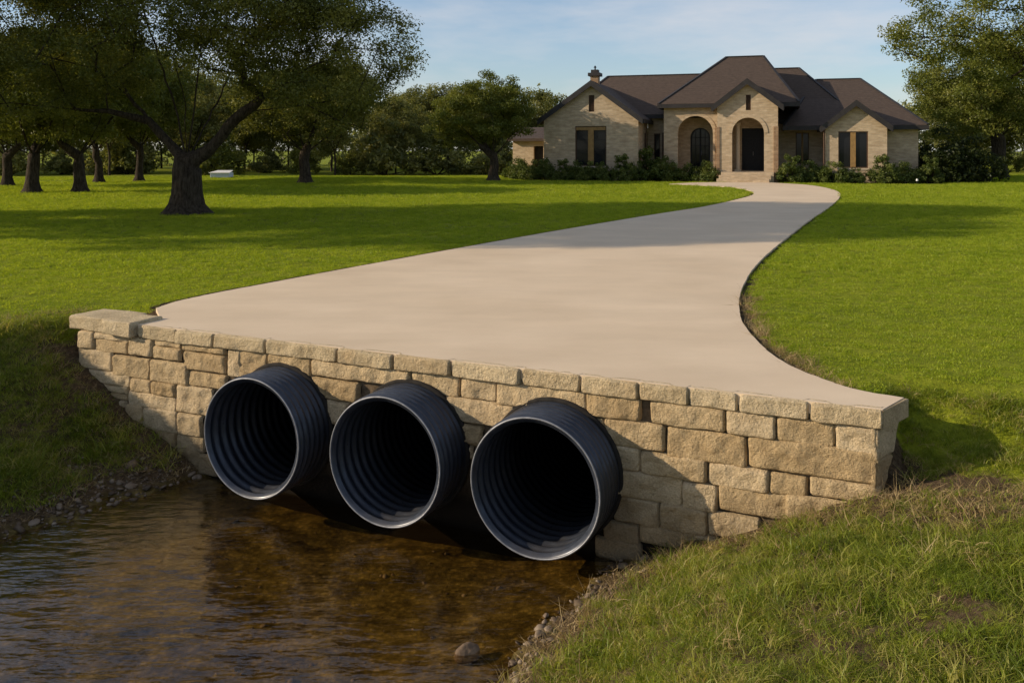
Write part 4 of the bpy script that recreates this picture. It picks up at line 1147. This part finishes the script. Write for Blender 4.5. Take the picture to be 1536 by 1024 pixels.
# entry door
ed = MB().box((-.42,2.14,.6),(.95,2.24,3.15)); 
for u0,u1 in ((-.34,.22),(.30,.87)):
    for z0,z1 in ((.75,1.5),(1.62,2.4),(2.5,3.05)): ed.box((u0,2.115,z0),(u1,2.139,z1))
e_ = ed.build("entry_door", M["iron"], H, .006)
MB().tube((.24,2.08,1.5),(.24,2.08,1.75),.018,.018,8).build("handle", M["rim"], e_)
# a dressed column inside the entry arch, floor and steps
MB().tube((-.62,1.1,.6),(-.62,1.1,3.3),.14,.12,16).box((-.80,.92,.56),(-.44,1.28,.68)).box((-.80,.92,3.3),(-.44,1.28,3.45)).build("column", M["sill"], H)
MB().box((-1.49,.31,-.1),(1.41,2.09,.56)).build("entry_floor", M["sill"], H)
MB().box((-1.5,-.55,-.1),(1.45,-.02,.56)).box((-1.6,-.95,-.1),(1.3,-.56,.38)).box((-1.7,-1.35,-.1),(1.2,-.96,.19)).build("steps", M["brick"], H, .012)
MB().box((-4.95,1.76,-.1),(-1.8,3.39,.5)).build("porch_floor", M["sill"], H)
# dim rooms behind the openings
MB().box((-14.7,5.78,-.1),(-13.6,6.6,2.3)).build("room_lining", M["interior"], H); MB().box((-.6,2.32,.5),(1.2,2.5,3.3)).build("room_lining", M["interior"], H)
# stone rings round the two arches
def arch_ring(u0, u1, zs, y):
    a = arch(u0,u1,0,zs,22)[2:]; b = arch(u0-.22,u1+.22,0,zs,22)[2:]; n = len(a)
    MB().add([(p,y-.035,z) for p,z in a]+[(p,y-.035,z) for p,z in b]+[(p,y+.02,z) for p,z in a]+[(p,y+.02,z) for p,z in b],
      [(i,i+1,i+1+n,i+n) for i in range(n-1)]+[(i+n,i+1+n,i+1+3*n,i+3*n) for i in range(n-1)]+[(i,i+1,i+1+2*n,i+2*n) for i in range(n-1)]).build("arch_trim", BR, H)
arch_ring(-.9,.9,2.82,0); arch_ring(-4.2,-2.1,2.86,1.5)
MB().tube((4.22,.92,.0),(4.22,.92,3.1),.045,.045,8).build("downpipe", M["dark_wood"], H)
# shrubs along the front
sk = [bush_kind(70, .85, 1.05, 70, 75, .11, M["shrub_leaf"]), bush_kind(71, .95, 1.2, 80, 75, .11, M["shrub_leaf"]), bush_kind(72, .75, 1.45, 70, 75, .11, M["shrub_leaf"])]
M["dark_leaf"] = leafy("dark_leaf", [(.15, (.012, .020, .006)), (.5, (.032, .044, .011)), (.85, (.07, .08, .02))], .8)
ek = bush_kind(75, 1.7, 2.2, 90, 90, .16, M["dark_leaf"])
c_, s_n = math.cos(HROT), math.sin(HROT)
def hp(u, v): return (HOUSE_O.x+u*c_-v*s_n, HOUSE_O.y+u*s_n+v*c_, -.05)
SH = [(-14.4,1.5,1,1.0,"low leafy shrub at the far left end of the house bed"), (-13.3,-.3,0,1.05,"round shrub left of the left gable corner"),
      (-12.0,-.9,1,1.0,"dense shrub in front of the left corner of the left gable"), (-10.8,-.9,2,.82,"upright shrub just left of the double window in the left gable"),
      (-9.6,-.9,0,1.0,"low shrub under the left pane of the left gable window"), (-8.5,-.9,1,.85,"low shrub under the right pane of the left gable window"),
      (-7.2,-.8,2,1.0,"shrub at the right corner of the left gable"), (-6.0,.4,2,1.28,"tall dark shrub in the recess between left gable and porch"),
      (-4.9,.5,1,1.1,"wide shrub beside the left foot of the porch arch"), (-3.9,.3,0,.9,"low shrub in front of the porch arch opening"),
      (-2.4,.2,1,.9,"shrub in front of the pier between porch and entry"),
      (2.4,-.2,2,1.0,"upright shrub right of the entry steps"), (3.4,.6,1,.95,"shrub below the narrow window right of the entry"),
      (4.6,.1,0,1.0,"low shrub at the left corner of the right gable"), (5.7,.0,0,.72,"small shrub under the right gable window"),
      (7.3,.2,2,1.0,"tall bright shrub at the right corner of the right gable"), (8.5,1.2,1,.9,"shrub in front of the blank wall right of the right gable"), (9.9,1.4,2,.95,"shrub at the right corner of the house")]
for u, v, k, s, lab in SH:
    bush("shrub", hp(u, v), sk[k], (s*1.15, s, s*1.02), u*1.7, lab, "shrub", "shrubs along the front of the house")
for u, v, s, lab in ((10.9, 3.2, 1.5, "big dark evergreen bush beyond the right end of the house"), (12.6, 3.6, 1.25, "second big dark bush right of the house, next to the tree trunk")):
    bush("evergreen_bush", hp(u, v), ek, (s*.75, s*.75, s*.8), u, lab, "bush", None)
pl = empty("path_light", hp(9.0,-.1), 0, "tiny white garden light in the bed at the right end of the house", "garden light")
MB().tube((0,0,-.05),(0,0,.32),.03,.03,8).build("post", M["iron"], pl); MB().tube((0,0,.32),(0,0,.5),.11,.06,12).build("lamp_head", M["lamp_white"], pl)
# pale low shed far across the lawn
sh = empty("low_shed", (-20.0, 59.2, -.05), 0, "tiny pale blue low shed far off behind the big oak trunk", "shed")
mb = MB().box((-.75,0,0),(.8,1.2,.42))
for k in range(6): mb.box((-.7+k*.27,-.02,.02),(-.66+k*.27,0,.4))
mb.build("wall", M["pale_metal"], sh)
MB().slab([(-.85,-.1,.43),(.9,-.1,.43),(.75,1.3,.6),(-.55,1.3,.6)], .05).build("roof", M["lamp_white"], sh)

sh.scale = (.82, .8, .8)
pl.scale = (.6, .6, .6)

# ------------------------------------------------------------------ sky, sun, output
SUN_AZ = math.atan2(-.996, -.09); SUN_EL = R(21)
world = bpy.data.worlds.new("World"); scene.world = world; world.use_nodes = True
nt = world.node_tree; bg = nt.nodes["Background"]
sky = N(nt, "ShaderNodeTexSky", sky_type="NISHITA"); sky.sun_disc = False
sky.sun_elevation = SUN_EL; sky.sun_rotation = SUN_AZ; sky.air_density = 1.0; sky.dust_density = .6; sky.ozone_density = 3.5
tc = N(nt, "ShaderNodeTexCoord"); mp = N(nt, "ShaderNodeMapping"); mp.inputs["Scale"].default_value = (1.3, 1.3, 5.5)
mp.inputs["Location"].default_value = (.35, .2, .1)
nt.links.new(tc.outputs["Generated"], mp.inputs[0])
cl = noise(nt, mp.outputs[0], 2.2, 7, .58)
cf = ramp(nt, cl, [(.46, (0, 0, 0)), (.70, (1, 1, 1))])
fac = math_n(nt, "MULTIPLY", cf, .6)
hz = mix(nt, .22, sky.outputs[0], (3.9, 3.9, 4.1))
col = mix(nt, fac, hz, (5.0, 4.9, 5.0))
nt.links.new(col, bg.inputs[0]); bg.inputs[1].default_value = .15
sl = bpy.data.lights.new("sun", "SUN"); sl.energy = 5; sl.angle = R(.55); sl.color = (1, .84, .64)
so = bpy.data.objects.new("sun", sl); COL.objects.link(so)
sd = Vector((math.sin(SUN_AZ)*math.cos(SUN_EL), math.cos(SUN_AZ)*math.cos(SUN_EL), math.sin(SUN_EL)))
so.rotation_euler = sd.to_track_quat("Z", "Y").to_euler(); so.location = (-20, -5, 30)
scene.render.engine = "CYCLES"
scene.view_settings.view_transform = "Standard"; scene.view_settings.look = "None"
scene.view_settings.exposure = 0; scene.view_settings.gamma = 1
cy = scene.cycles
cy.use_denoising = True; cy.max_bounces = 6; cy.diffuse_bounces = 3; cy.glossy_bounces = 3; cy.transmission_bounces = 4; cy.transparent_max_bounces = 8
cy.use_adaptive_sampling = True; cy.adaptive_threshold = .015
